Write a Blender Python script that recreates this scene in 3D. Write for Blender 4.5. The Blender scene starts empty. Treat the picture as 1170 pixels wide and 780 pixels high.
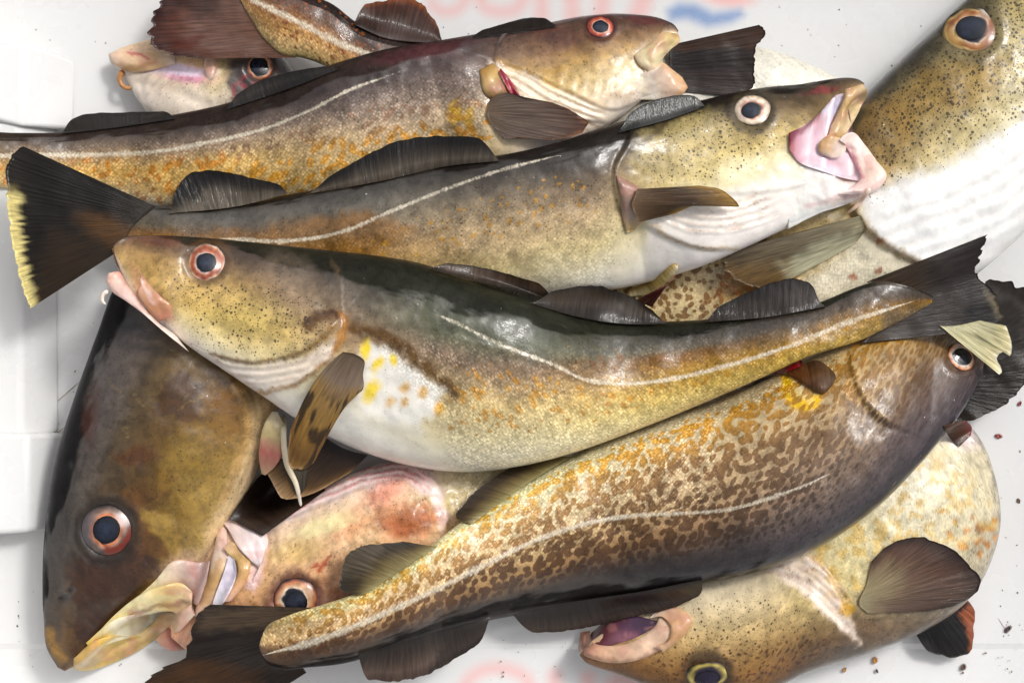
import bpy, math
import numpy as np
from mathutils import Vector

# ------------------------------------------------------------------ camera, sky, sun
S = 0.0006            # metres per traced pixel on the reference plane
ZREF, CD = 0.07, 1.45
HC = ZREF + CD
SC = bpy.context.scene
cam_d = bpy.data.cameras.new("camera"); cam = bpy.data.objects.new("camera", cam_d)
SC.collection.objects.link(cam); SC.camera = cam
cam.location = (0, 0, HC); cam.rotation_euler = (0, 0, 0)
cam_d.sensor_width = 36.0; cam_d.lens = 36.0 * CD / (1170 * S)
cam_d.clip_start = 0.05; cam_d.clip_end = 200
cam_d.dof.use_dof = True; cam_d.dof.focus_distance = HC - 0.10; cam_d.dof.aperture_fstop = 15.0
W = bpy.data.worlds.new("World"); SC.world = W; W.use_nodes = True
wn = W.node_tree; wn.nodes.clear()
SUN_EL, SUN_AZ = math.radians(52), math.radians(48)   # azimuth measured from +Y clockwise
sky = wn.nodes.new("ShaderNodeTexSky"); sky.sky_type = 'NISHITA'; sky.sun_disc = False
sky.sun_elevation = SUN_EL; sky.sun_rotation = SUN_AZ; sky.dust_density = 5.0; sky.air_density = 1.0
hs = wn.nodes.new("ShaderNodeHueSaturation"); hs.inputs['Saturation'].default_value = 0.30
bg = wn.nodes.new("ShaderNodeBackground"); bg.inputs['Strength'].default_value = 0.12
wo = wn.nodes.new("ShaderNodeOutputWorld")
wn.links.new(sky.outputs[0], hs.inputs['Color']); wn.links.new(hs.outputs[0], bg.inputs[0]); wn.links.new(bg.outputs[0], wo.inputs[0])
sd = bpy.data.lights.new("sun", 'SUN'); sd.energy = 1.35; sd.angle = math.radians(10); sd.color = (1.0, 0.98, 0.95)
sun = bpy.data.objects.new("sun", sd); SC.collection.objects.link(sun)
dv = Vector((math.sin(SUN_AZ) * math.cos(SUN_EL), math.cos(SUN_AZ) * math.cos(SUN_EL), math.sin(SUN_EL)))
sun.rotation_euler = dv.to_track_quat('Z', 'Y').to_euler(); sun.location = dv * 3
SC.view_settings.view_transform = 'Standard'; SC.view_settings.look = 'None'
SC.view_settings.exposure = 0.22; SC.view_settings.gamma = 1.0; SC.view_settings.use_curve_mapping = False

# ------------------------------------------------------------------ maths helpers
def P(px, py, z):
    k = (HC - np.asarray(z, float)) / CD * S
    return np.stack(np.broadcast_arrays((np.asarray(px, float) - 585) * k, (390 - np.asarray(py, float)) * k, np.asarray(z, float)), -1).astype(float)
def UNP(co):
    k = (HC - co[..., 2]) / CD * S
    return co[..., 0] / k + 585, 390 - co[..., 1] / k
def lin(c):
    c = np.asarray(c, float) / 255.0
    return np.where(c <= 0.04045, c / 12.92, ((c + 0.055) / 1.055) ** 2.4)
def ss(a, b, x):
    t = np.clip((x - a) / (b - a + 1e-9), 0, 1); return t * t * (3 - 2 * t)
_tab = np.random.default_rng(11).random((8, 256, 256))
def vnoise(x, y, sc, seed=0):
    x = np.asarray(x, float) / sc + 37.3 * seed; y = np.asarray(y, float) / sc + 91.7 * seed
    xi = np.floor(x).astype(int); yi = np.floor(y).astype(int)
    fx = x - xi; fy = y - yi; fx = fx * fx * (3 - 2 * fx); fy = fy * fy * (3 - 2 * fy)
    T = _tab[seed % 8]; g = lambda i, j: T[i & 255, j & 255]
    return (g(xi, yi) * (1 - fx) + g(xi + 1, yi) * fx) * (1 - fy) + (g(xi, yi + 1) * (1 - fx) + g(xi + 1, yi + 1) * fx) * fy
def fbm(x, y, sc, seed=0, o=3):
    r = 0; a = 1; t = 0
    for i in range(o):
        r = r + a * vnoise(x, y, sc / 2 ** i, seed + i); t += a; a *= .5
    return r / t
def herm(tk, yk, t):
    tk = np.asarray(tk, float); yk = np.asarray(yk, float)
    m = np.empty_like(yk); d = np.diff(yk, axis=0) / np.diff(tk)[:, None]
    m[1:-1] = (d[1:] + d[:-1]) / 2; m[0] = d[0]; m[-1] = d[-1]
    i = np.clip(np.searchsorted(tk, t) - 1, 0, len(tk) - 2); h = tk[i + 1] - tk[i]; x = ((t - tk[i]) / h)[:, None]; h = h[:, None]
    return (2*x**3-3*x**2+1)*yk[i] + (x**3-2*x**2+x)*h*m[i] + (-2*x**3+3*x**2)*yk[i+1] + (x**3-x**2)*h*m[i+1]
def spl(pts, n):
    pts = np.asarray(pts, float)
    L = np.r_[0, np.cumsum(np.maximum(1e-3, np.hypot(*np.diff(pts[:, :2], axis=0).T)))]
    return herm(L, pts, np.linspace(0, L[-1], n))
def lined(x, y, pts):
    """distance, signed side and arclength fraction to a polyline"""
    pts = np.asarray(pts, float); best = np.full(np.shape(x), 1e9); sg = np.zeros(np.shape(x)); al = np.zeros(np.shape(x))
    seg = np.hypot(*np.diff(pts, axis=0).T); cum = np.r_[0, np.cumsum(seg)]
    for k in range(len(pts) - 1):
        a = pts[k]; d = pts[k + 1] - a; l2 = d @ d + 1e-9
        t = ((x - a[0]) * d[0] + (y - a[1]) * d[1]) / l2; tc = np.clip(t, 0, 1)
        dd = np.hypot(x - a[0] - tc * d[0], y - a[1] - tc * d[1])
        cr = d[0] * (y - a[1]) - d[1] * (x - a[0])
        u = dd < best
        best = np.where(u, dd, best); sg = np.where(u, np.sign(cr), sg); al = np.where(u, (cum[k] + tc * seg[k]) / cum[-1], al)
    return best, sg, al
def m_line(x, y, pts, w, soft=2., smooth=True):
    if smooth and len(pts) > 2: pts = spl(pts, 6 * len(pts))
    d, _, _ = lined(x, y, pts); return 1 - ss(w - soft, w + soft, d)
def m_poly(x, y, pts, soft=4., nz=0., ns=14., seed=3):
    p = np.asarray(pts, float); p = np.vstack([p, p[:1]]); d, _, _ = lined(x, y, p)
    ins = np.zeros(np.shape(x), bool)
    for k in range(len(p) - 1):
        (x0, y0), (x1, y1) = p[k], p[k + 1]
        if y0 == y1: continue
        ins ^= ((y0 > y) != (y1 > y)) & (x < (x1 - x0) * (y - y0) / (y1 - y0) + x0)
    s = np.where(ins, d, -d)
    if nz: s = s + (fbm(x, y, ns, seed) - .5) * 2 * nz
    return ss(-soft, soft, s)
def m_ell(x, y, cx, cy, rx, ry, ang=0, soft=.5, nz=0., ns=14., seed=5):
    a = math.radians(ang); dx = x - cx; dy = y - cy
    r = np.hypot((dx * math.cos(a) + dy * math.sin(a)) / rx, (-dx * math.sin(a) + dy * math.cos(a)) / ry)
    if nz: r = r + (fbm(x, y, ns, seed) - .5) * 2 * nz
    return 1 - ss(1 - soft, 1 + soft, r)

# plan-view height buffer: lets one thing rest on what lies under it
GX, GY, GC = 900, 640, 2.0
HM = np.zeros((GY, GX))
def gidx(x, y):
    return (np.clip((y / S / GC + GY / 2), 0, GY - 1).astype(int), np.clip((x / S / GC + GX / 2), 0, GX - 1).astype(int))
def splat(co):
    i, j = gidx(co[:, 0], co[:, 1]); np.maximum.at(HM, (i, j), co[:, 2])
def dil(h):
    r = h.copy()
    for a, b in ((1, 0), (-1, 0), (0, 1), (0, -1)): r = np.maximum(r, np.roll(h, (a, b), (0, 1)))
    return r
def hget(x, y, h=None):
    h = HM if h is None else h; i, j = gidx(np.asarray(x), np.asarray(y)); return h[i, j]
def hpx(px, py, it=3, h=None):
    """height of the topmost surface seen at a traced pixel"""
    z = np.full(np.shape(np.asarray(px, float)), .05)
    for _ in range(it):
        c = P(px, py, z); z = hget(c[..., 0], c[..., 1], h)
    return z
def gauss(a, s, ax=0):
    r = int(3 * s) + 1; k = np.exp(-.5 * (np.arange(-r, r + 1) / s) ** 2); k /= k.sum()
    return np.apply_along_axis(lambda v: np.convolve(np.pad(v, r, 'edge'), k, 'valid'), ax, a)

# ------------------------------------------------------------------ mesh helpers
def mesh_obj(name, co, quads, mat, parent=None, tris=None, attrs=None, uv=None, smooth=True, kind=None):
    org = np.array(parent['_o']) if parent is not None and '_o' in parent else np.zeros(3)
    quads = np.asarray(quads, np.int32).reshape(-1, 4); tris = np.zeros((0, 3), np.int32) if tris is None else np.asarray(tris, np.int32).reshape(-1, 3)
    used = np.unique(np.r_[quads.ravel(), tris.ravel()]); mp = np.full(len(co), -1, np.int32); mp[used] = np.arange(len(used))
    me = bpy.data.meshes.new(name); nv = len(used)
    loops = np.r_[mp[quads].ravel(), mp[tris].ravel()].astype(np.int32); tot = np.r_[np.full(len(quads), 4), np.full(len(tris), 3)].astype(np.int32)
    me.vertices.add(nv); me.vertices.foreach_set("co", (co[used] - org).astype(np.float32).ravel())
    me.loops.add(len(loops)); me.loops.foreach_set("vertex_index", loops)
    me.polygons.add(len(tot)); me.polygons.foreach_set("loop_start", np.r_[0, np.cumsum(tot)[:-1]].astype(np.int32)); me.polygons.foreach_set("loop_total", tot)
    me.polygons.foreach_set("use_smooth", np.full(len(tot), smooth))
    me.update(calc_edges=True)
    for k, v in (attrs or {}).items():
        v = np.asarray(v, float)
        if v.shape[1] == 3: v = np.c_[v, np.ones(len(v))]
        a = me.attributes.new(k, 'FLOAT_COLOR', 'POINT'); a.data.foreach_set("color", v[used].astype(np.float32).ravel())
    if uv is not None:
        l = me.uv_layers.new(name="uv"); l.data.foreach_set("uv", uv[used][loops].astype(np.float32).ravel())
    me.validate()
    me.materials.append(mat)
    o = bpy.data.objects.new(name, me); SC.collection.objects.link(o)
    if parent is not None:
        o.parent = parent; o['_o'] = list(org)
    if kind: o['kind'] = kind
    return o
def grid_quads(n, m, wrap=False):
    i = np.arange(n - 1)[:, None]; j = np.arange(m if wrap else m - 1)[None, :]; k = (j + 1) % m
    return np.stack(np.broadcast_arrays(i * m + j, (i + 1) * m + j, (i + 1) * m + k, i * m + k), -1).reshape(-1, 4)
def thing(name, label, cat, px, py, group=None):
    o = bpy.data.objects.new(name, None); SC.collection.objects.link(o); o.empty_display_size = .05
    c = P(px, py, 0.0); o.location = c; o['_o'] = list(map(float, c)); o['label'] = label; o['category'] = cat
    if group: o['group'] = group
    return o

# ------------------------------------------------------------------ materials
class NT:
    def __init__(s, name):
        s.m = bpy.data.materials.new(name); s.m.use_nodes = True; s.t = s.m.node_tree; s.t.nodes.clear()
        s.out = s.n("ShaderNodeOutputMaterial"); s.b = s.n("ShaderNodeBsdfPrincipled"); s.l(s.b.outputs[0], s.out.inputs[0])
    def n(s, t, **kw):
        x = s.t.nodes.new(t)
        for k, v in kw.items(): setattr(x, k, v)
        return x
    def l(s, a, b): s.t.links.new(a, b)
    def put(s, sock, v):
        if hasattr(v, 'links') or isinstance(v, bpy.types.NodeSocket): s.l(v, sock)
        else: sock.default_value = v
    def m_(s, op, a, b=0.0, c=None, clamp=False):
        x = s.n("ShaderNodeMath", operation=op); x.use_clamp = clamp; s.put(x.inputs[0], a); s.put(x.inputs[1], b)
        if c is not None: s.put(x.inputs[2], c)
        return x.outputs[0]
    def mr(s, v, a, b, c=0., d=1., kind='SMOOTHSTEP'):
        x = s.n("ShaderNodeMapRange", interpolation_type=kind); s.put(x.inputs[0], v)
        for i, q in enumerate((a, b, c, d)): s.put(x.inputs[i + 1], q)
        return x.outputs[0]
    def mix(s, f, a, b, bt='MIX'):
        x = s.n("ShaderNodeMix", data_type='RGBA', blend_type=bt); s.put(x.inputs[0], f); s.put(x.inputs[6], a); s.put(x.inputs[7], b); return x.outputs[2]
    def attr(s, name):
        x = s.n("ShaderNodeAttribute", attribute_name=name); return x
    def noise(s, vec, sc, det=2., rough=.55):
        x = s.n("ShaderNodeTexNoise"); s.put(x.inputs['Vector'], vec); x.inputs['Scale'].default_value = sc; x.inputs['Detail'].default_value = det; x.inputs['Roughness'].default_value = rough; return x
    def vor(s, vec, sc, feat='F1', rnd=1.0):
        x = s.n("ShaderNodeTexVoronoi", feature=feat); s.put(x.inputs['Vector'], vec); x.inputs['Scale'].default_value = sc; x.inputs['Randomness'].default_value = rnd; return x
    def vm(s, op, a, b=None, sc=None):
        x = s.n("ShaderNodeVectorMath", operation=op); s.put(x.inputs[0], a)
        if b is not None: s.put(x.inputs[1], b)
        if sc is not None: s.put(x.inputs['Scale'], sc)
        return x.outputs[0]
    def bump(s, h, st=.4, dist=.0006, nrm=None):
        x = s.n("ShaderNodeBump"); x.inputs['Strength'].default_value = st; x.inputs['Distance'].default_value = dist; s.put(x.inputs['Height'], h)
        if nrm is not None: s.l(nrm, x.inputs['Normal'])
        return x.outputs[0]
    def seti(s, **kw):
        for k, v in kw.items(): s.put(s.b.inputs[k.replace('_', ' ')], v)

def skin_mat(name, dens=.85, warp=7., spc=8.5, spcol=(38, 28, 22), latcol=(226, 214, 190), fleck=1.0, rough=.38):
    T = NT(name); uv = T.n("ShaderNodeUVMap", uv_map="uv").outputs[0]
    col = T.attr("col"); sc = T.attr("scol"); mk = T.attr("msk")
    sep = T.n("ShaderNodeSeparateColor"); T.l(mk.outputs['Color'], sep.inputs[0]); speck, flk, lat = sep.outputs; gloss = mk.outputs['Alpha']
    n1 = T.noise(uv, .05, 2.); w = T.vm('ADD', uv, T.vm('SCALE', T.vm('SUBTRACT', n1.outputs['Color'], (.5, .5, .5)), sc=warp * 2))
    fine = T.noise(uv, .45, 2.).outputs[0]
    n3 = T.noise(uv, .2, 2.).outputs[0]
    sv_ = T.m_('ADD', sc.outputs['Alpha'], T.m_('ADD', T.m_('MULTIPLY', T.m_('SUBTRACT', fine, .5), .34), T.m_('MULTIPLY', T.m_('SUBTRACT', n3, .5), .40)))
    sf = T.m_('MULTIPLY', T.mr(sv_, .43, .60), dens, clamp=True)
    # fine and coarse tone variation of the pigment
    n2 = T.noise(uv, .11, 3.).outputs[0]
    mid = T.noise(w, .035, 4., .7).outputs[0]; tone = T.m_('ADD', T.m_('MULTIPLY', fine, .6), T.m_('MULTIPLY', n2, .9)); tone = T.m_('ADD', T.m_('ADD', tone, .12), T.m_('MULTIPLY', T.mr(mid, .38, .62), .42))
    c = T.mix(sf, col.outputs['Color'], sc.outputs['Color'])
    lum = T.n('ShaderNodeRGBToBW'); T.l(c, lum.inputs[0]); tone = T.m_('ADD', 1.0, T.m_('MULTIPLY', T.m_('SUBTRACT', tone, 1.08), T.mr(lum.outputs[0], .35, .8, 1., .22))); c = T.vm('SCALE', c, sc=tone)
    # scales: tiny pale ticks in oblique rows
    rot = T.n("ShaderNodeVectorRotate", rotation_type='Z_AXIS'); T.l(uv, rot.inputs['Vector']); rot.inputs['Angle'].default_value = .75
    sv = T.vm('MULTIPLY', rot.outputs[0], (1., .8, 1.)); vs = T.vor(sv, 1 / 3.0, 'F1', .6); fd = vs.outputs['Distance']
    tick = T.m_('MULTIPLY', T.mr(fd, .52, .12), T.mr(T.noise(uv, .09, 2.).outputs[0], .36, .62))
    tf = T.m_('MULTIPLY', T.m_('MULTIPLY', tick, flk), .8 * fleck, clamp=True)
    tl = T.n('ShaderNodeRGBToBW'); T.l(c, tl.inputs[0]); c = T.mix(tf, c, T.vm('ADD', T.vm('SCALE', c, sc=1.3), T.vm('SCALE', tuple(lin((126, 120, 110))), sc=T.mr(tl.outputs[0], .02, .22, .05, 1.))))
    dk = T.m_('MULTIPLY', T.m_('MULTIPLY', T.mr(fd, .42, .75), flk), .34)
    c = T.vm('SCALE', c, sc=T.m_('SUBTRACT', 1., dk))
    # fine dark pigment grains all over the coloured skin
    vg = T.vor(uv, 1 / 3.6, 'F1', 1.0); gc = T.n("ShaderNodeSeparateColor"); T.l(vg.outputs['Color'], gc.inputs[0])
    gf = T.m_('MULTIPLY', T.mr(T.m_('SUBTRACT', T.m_('MULTIPLY', gc.outputs[0], .42), vg.outputs['Distance']), -.06, .10), T.mr(T.noise(w, .04, 3., .65).outputs[0], .40, .60, .12, .62))
    gl_ = T.n('ShaderNodeRGBToBW'); T.l(c, gl_.inputs[0]); gf = T.m_('MULTIPLY', gf, T.mr(gl_.outputs[0], .45, .85, 1., .12))
    c = T.mix(gf, c, T.vm('MULTIPLY', c, (.30, .24, .20)))
    # black pepper speckles
    vp = T.vor(uv, 1.6 / spc, 'F1', 1.0); pc = T.n("ShaderNodeSeparateColor"); T.l(vp.outputs['Color'], pc.inputs[0])
    pr = T.m_('MULTIPLY', T.m_('MULTIPLY', T.m_('POWER', pc.outputs[0], .7), .33), speck); pd = T.m_('SUBTRACT', pr, vp.outputs['Distance'])
    vp2 = T.vor(uv, 2.7 / spc, 'F1', 1.0); pc2 = T.n("ShaderNodeSeparateColor"); T.l(vp2.outputs['Color'], pc2.inputs[0])
    pd2 = T.m_('SUBTRACT', T.m_('MULTIPLY', T.m_('MULTIPLY', T.m_('POWER', pc2.outputs[1], .9), .36), speck), vp2.outputs['Distance'])
    pf = T.m_('MAXIMUM', T.mr(pd, -.05, .04), T.mr(pd2, -.03, .08)); pf = T.m_('MULTIPLY', pf, .85)
    c = T.mix(pf, c, (*lin(spcol), 1))
    # lateral line: attribute holds distance / (4 x half width)
    jag = T.noise(T.vm('MULTIPLY', uv, (1., .5, 1.)), .34, 3., .7).outputs[0]
    ld = T.m_('ADD', T.m_('MULTIPLY', lat, 4.), T.m_('MULTIPLY', T.m_('SUBTRACT', jag, .5), 2.0))
    lf = T.m_('MULTIPLY', T.mr(ld, 1.35, .3), T.mr(fd, .75, .25, .5, .9))
    c = T.mix(lf, c, T.vm('SCALE', (*lin(latcol),), sc=T.m_('ADD', T.m_('MULTIPLY', fine, .9), .5)))
    T.l(c, T.b.inputs['Base Color'])
    h = T.m_('ADD', T.m_('MULTIPLY', T.m_('SUBTRACT', 1., fd), T.m_('MULTIPLY', flk, .8)), T.m_('MULTIPLY', n2, 1.4)); h = T.m_('ADD', h, T.m_('MULTIPLY', lf, .8))
    T.l(T.bump(h, .30, .0006), T.b.inputs['Normal'])
    hc = T.m_('ADD', T.m_('MULTIPLY', T.noise(uv, .07, 3., .65).outputs[0], .6), T.m_('MULTIPLY', T.noise(T.vm('MULTIPLY', uv, (.4, 1., 1.)), .3, 2.).outputs[0], .35))
    hc = T.m_('ADD', hc, T.m_('MULTIPLY', T.noise(T.vm('MULTIPLY', uv, (.5, 1., 1.)), .22, 3., .7).outputs[0], .45)); vd = T.vor(uv, 1 / 11., 'F1', 1.0); dc = T.n('ShaderNodeSeparateColor'); T.l(vd.outputs['Color'], dc.inputs[0]); bead = T.m_('MULTIPLY', T.mr(vd.outputs['Distance'], .26, .0), T.mr(dc.outputs[0], .72, .8)); hc = T.m_('ADD', hc, T.m_('MULTIPLY', bead, 1.6)); hc = T.m_('ADD', hc, T.m_('MULTIPLY', T.noise(uv, .4, 2.).outputs[0], .22)); T.l(T.bump(hc, .36, .0016), T.b.inputs['Coat Normal'])
    film = T.mr(T.m_('ADD', T.noise(T.vm('MULTIPLY', uv, (.45, 1., 1.)), .045, 4., .7).outputs[0], T.m_('MULTIPLY', T.m_('SUBTRACT', fine, .5), .12)), .47, .52)
    T.seti(Roughness=rough, Coat_Weight=T.m_('MULTIPLY', gloss, T.m_('ADD', T.m_('MULTIPLY', film, .35), .65)), Coat_Roughness=.035, Specular_IOR_Level=T.m_('MULTIPLY', gloss, .5))
    T.b.inputs['Coat IOR'].default_value = 1.36
    return T.m

def simple_mat(name, rough=.35, coat=.8, croug=.1, sss=0., streak=False, tone=.5, bump=.25):
    T = NT(name); uv = T.n("ShaderNodeUVMap", uv_map="uv").outputs[0]; col = T.attr("col")
    if streak:     # fin rays run along v
        sv = T.vm('MULTIPLY', uv, (1., .07, 1.)); a = T.noise(sv, .34, 4., .65).outputs[0]; b = T.noise(T.vm('MULTIPLY', uv, (1., .25, 1.)), .13, 3.).outputs[0]
        w = T.m_('ADD', T.mr(a, .33, .68, 0, .9), T.m_('MULTIPLY', b, .9)); tn = T.m_('ADD', T.m_('MULTIPLY', w, .85), .30); h = T.m_('ADD', a, T.m_('MULTIPLY', b, 1.2))
        f = T.noise(uv, .7, 1.).outputs[0]
        tn = T.m_('MULTIPLY', tn, T.m_('ADD', T.m_('MULTIPLY', f, .35), .82))
    else:
        a = T.noise(uv, .12, 4., .6).outputs[0]; b = T.noise(uv, .5, 2.).outputs[0]; tn = T.m_('ADD', T.m_('MULTIPLY', T.m_('ADD', T.m_('MULTIPLY', a, .7), T.m_('MULTIPLY', b, .3)), tone), 1 - tone * .5); h = T.m_('ADD', a, T.m_('MULTIPLY', b, .3))
    T.l(T.vm('SCALE', col.outputs['Color'], sc=tn), T.b.inputs['Base Color'])
    T.l(T.bump(h, bump, .0012), T.b.inputs['Normal'])
    hc = T.noise(T.vm('MULTIPLY', uv, (1., .13 if streak else .6, 1.)), .20 if streak else .10, 4., .65).outputs[0]; T.l(T.bump(hc, .5 if streak else .35, .0018 if streak else .0014), T.b.inputs['Coat Normal'])
    T.seti(Roughness=rough, Coat_Weight=coat, Coat_Roughness=croug, Specular_IOR_Level=.25 if streak else .4)
    T.b.inputs['Coat IOR'].default_value = 1.36
    if streak:   # thin membrane lets some light through
        tr = T.n("ShaderNodeBsdfTranslucent"); T.l(T.vm('SCALE', col.outputs['Color'], sc=1.6), tr.inputs[0]); mx = T.n("ShaderNodeMixShader"); mx.inputs[0].default_value = .28
        T.l(T.b.outputs[0], mx.inputs[1]); T.l(tr.outputs[0], mx.inputs[2]); T.l(mx.outputs[0], T.out.inputs[0])
    if sss: T.b.inputs['Subsurface Weight'].default_value = sss; T.b.inputs['Subsurface Radius'].default_value = (1., .45, .3); T.b.inputs['Subsurface Scale'].default_value = .003
    return T.m
FIN = simple_mat("fin_membrane", .45, .9, .05, streak=True)
FLESH = simple_mat("mouth_flesh", .4, .7, .12, sss=.25, tone=.35)
IRIS = simple_mat("eye_iris", .3, 1., .03, tone=.5, bump=.1)
PUPIL = simple_mat("eye_pupil", .12, 1., .02, tone=.2, bump=.0)

# ------------------------------------------------------------------ pigment, plus some sheen and shade, painted on a fish's own surface
class Paint:
    def __init__(s, x, y, t, u, v=None):
        s.v = v; s.sf = None
        n = len(x); s.t, s.u = t, u; s.x0, s.y0 = x, y
        s.x = x + 5.5 * (fbm(x, y, 9, 1, 2) - .5) + 3. * (vnoise(x, y, 3.2, 5) - .5); s.y = y + 5.5 * (fbm(x, y, 9, 4, 2) - .5) + 3. * (vnoise(x, y, 3.2, 6) - .5); s.col = np.zeros((n, 3)); s.scol = np.zeros((n, 3)); s.sm = np.zeros(n); s.sp = np.zeros(n); s.fl = np.zeros(n); s.lat = np.ones(n); s.gl = np.full(n, .85)
    def grad(s, rows, wob=.03, ws=40, key='x', target='col'):
        """rows: (position along, [(t, colour)...]) colours across from back (0) to belly (1)"""
        t = s.t + (fbm(s.x, s.y, ws, 1) - .5) * 2 * wob; q = s.x if key == 'x' else (s.y if key == 'y' else s.u)
        pos = np.array([r[0] for r in rows], float); o = np.argsort(pos); pos = pos[o]
        C = []
        for k in o:
            st = rows[k][1]; tt = [a for a, _ in st]; cc = np.array([lin(c) for _, c in st]) ** .45
            C.append(np.stack([np.interp(t, tt, cc[:, i]) for i in range(3)], -1))
        C = np.array(C); i = np.clip(np.searchsorted(pos, q) - 1, 0, max(0, len(pos) - 2)); j = np.minimum(i + 1, len(pos) - 1)
        f = np.clip((q - pos[i]) / (pos[j] - pos[i] + 1e-9), 0, 1)[:, None]; ar = np.arange(len(q))
        setattr(s, target, (C[i, ar] * (1 - f) + C[j, ar] * f) ** (1 / .45))
    def mix(s, m, c, a=1.): s.col = s.col + (lin(c) - s.col) * (np.asarray(m) * a)[:, None]
    def smix(s, m, c, a=1.): s.scol = s.scol + (lin(c) - s.scol) * (np.asarray(m) * a)[:, None]
    def set(s, k, m, v):
        o = getattr(s, k); setattr(s, k, o + (v - o) * np.asarray(m))
    def ell(s, *a, **k): return m_ell(s.x, s.y, *a, **k)
    def poly(s, *a, **k): return m_poly(s.x, s.y, *a, **k)
    def line(s, *a, **k): return m_line(s.x, s.y, *a, **k)
    def band(s, w, c=(20, 18, 17), a=.92, jag=.12, key='x'):
        """black pigment along the back, dark reflection painted in, with a frayed lower edge; w: [(position, width across)]"""
        q = s.x if key == 'x' else s.y; o = sorted(w); wi = np.interp(q, [k for k, _ in o], [v for _, v in o])
        n = fbm(s.u * .22, s.t * 170, 7, 2, 3) * .6 + fbm(s.u, s.t * 150, 40, 6, 2) * .4
        m = ss(wi + .02, wi - .02, s.t + (n - .5) * 2 * jag); s.mix(m, c, a); s.gb = m
    def spots(s, cell, r, jit=.34, drop=0., el=.3, seed=1, k=6., rv=.35):
        """signed field (px, positive inside) of rounded pigment spots on a jittered lattice that sometimes run together"""
        T = np.random.default_rng(100 + seed).random((5, 256, 256)); u = s.u + 5 * (fbm(s.u, s.v, 30, 2) - .5); v = s.v + 5 * (fbm(s.u, s.v, 30, 5) - .5)
        ch = cell * .87; j0 = np.floor(v / ch).astype(int); acc = np.zeros_like(u)
        for dj in (-1, 0, 1):
            j = j0 + dj; off = (j & 1) * .5; i0 = np.floor(u / cell - off).astype(int)
            for di in (-1, 0, 1):
                i = i0 + di; h = lambda q: T[q, i & 255, j & 255]
                cx = (i + .5 + off + (h(0) - .5) * 2 * jit) * cell; cy = (j + .5 + (h(1) - .5) * 2 * jit) * ch
                an = h(2) * 3.1416; rr = r * (1 + rv * (2 * h(3) - 1)); dx = u - cx; dy = v - cy; c, d = np.cos(an), np.sin(an)
                q = np.hypot((dx * c + dy * d) / (1 + el), (-dx * d + dy * c) * (1 + el * .5)) / rr
                acc += np.exp(k * np.clip(1 - q, -3, 1)) * (h(4) >= drop)
        return np.log(acc + 1e-6) / k * r
    def stripes(s, pts, n, gap, c=(196, 168, 150), a=.5, side=1, w=1.3):
        d, sg, al = lined(s.x, s.y, spl(pts, 8 * len(pts))); q = d * sg * side + 9.0 * (fbm(s.x, s.y, 44, 3) - .5)
        m = (q > 1) * (q < n * gap) * ss(0, .1, al) * ss(1, .88, al); f = np.abs((q / gap) % 1 - .5) * gap
        s.mix(m * ss(w + 1.2, w - .6, f) * (.4 + .8 * vnoise(s.x, s.y, 12, 4)), c, a)
    def lid(s, cx, cy, r, c=(40, 30, 24), a=.75):
        q = np.hypot(s.x - cx, s.y - cy) / r; s.mix(ss(1.55, 1.12, q + .2 * (fbm(s.x, s.y, 7, 2) - .5)), c, a)
    def lateral(s, pts, w0=3., w1=3.):
        d, _, al = lined(s.x0, s.y0, spl(pts, 60)); d = d * (1 + .5 * (vnoise(al * 60, 0 * al, 1., 3) - .5) + .3 * (vnoise(al * 190, 0 * al, 1., 5) - .5)) / (.12 + .88 * ss(0, .08, al) * ss(1, .90, al)); s.lat = np.clip(d / (w0 + (w1 - w0) * al) / 4, 0, 1)

# sculpt features: each returns a height in pixels
def f_step(pts, h, decay=35., w=2.5, side=1):
    def f(x, y):
        d, sg, al = lined(x, y, spl(pts, 8 * len(pts))); s = d * sg * side
        end = ss(0, .12, al) * ss(1, .88, al)
        return h * ss(-w, w, s) * np.exp(-np.maximum(s, 0) / decay) * (.25 + .75 * end)
    return f
def f_ell(cx, cy, rx, ry, ang, h, soft=.6): return lambda x, y: h * m_ell(x, y, cx, cy, rx, ry, ang, soft)
def f_line(pts, w, h, soft=None): return lambda x, y: h * m_line(x, y, pts, w, soft or w)
def f_folds(pts, n, gap, h, side=1, taper=True):
    def f(x, y):
        d, sg, al = lined(x, y, spl(pts, 8 * len(pts))); s = d * sg * side
        m = ss(-1, 3, s) * ss(n * gap, n * gap - gap, s) * ss(0, .12, al) * ss(1, .85, al)
        return h * m * np.sin(2 * np.pi * (s + 9.0 * (fbm(x, y, 44, 3) - .5)) / gap)
    return f
def f_noise(sc, h, seed=2): return lambda x, y: h * (fbm(x, y, sc, seed) - .5)
def f_eye(cx, cy, r): return lambda x, y: (lambda q: r * (-.12 * (1 - ss(.8, 1.1, q)) + .045 * np.exp(-((q - 1.24) / .15) ** 2) ))(np.hypot(x - cx, y - cy) / r)

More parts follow.
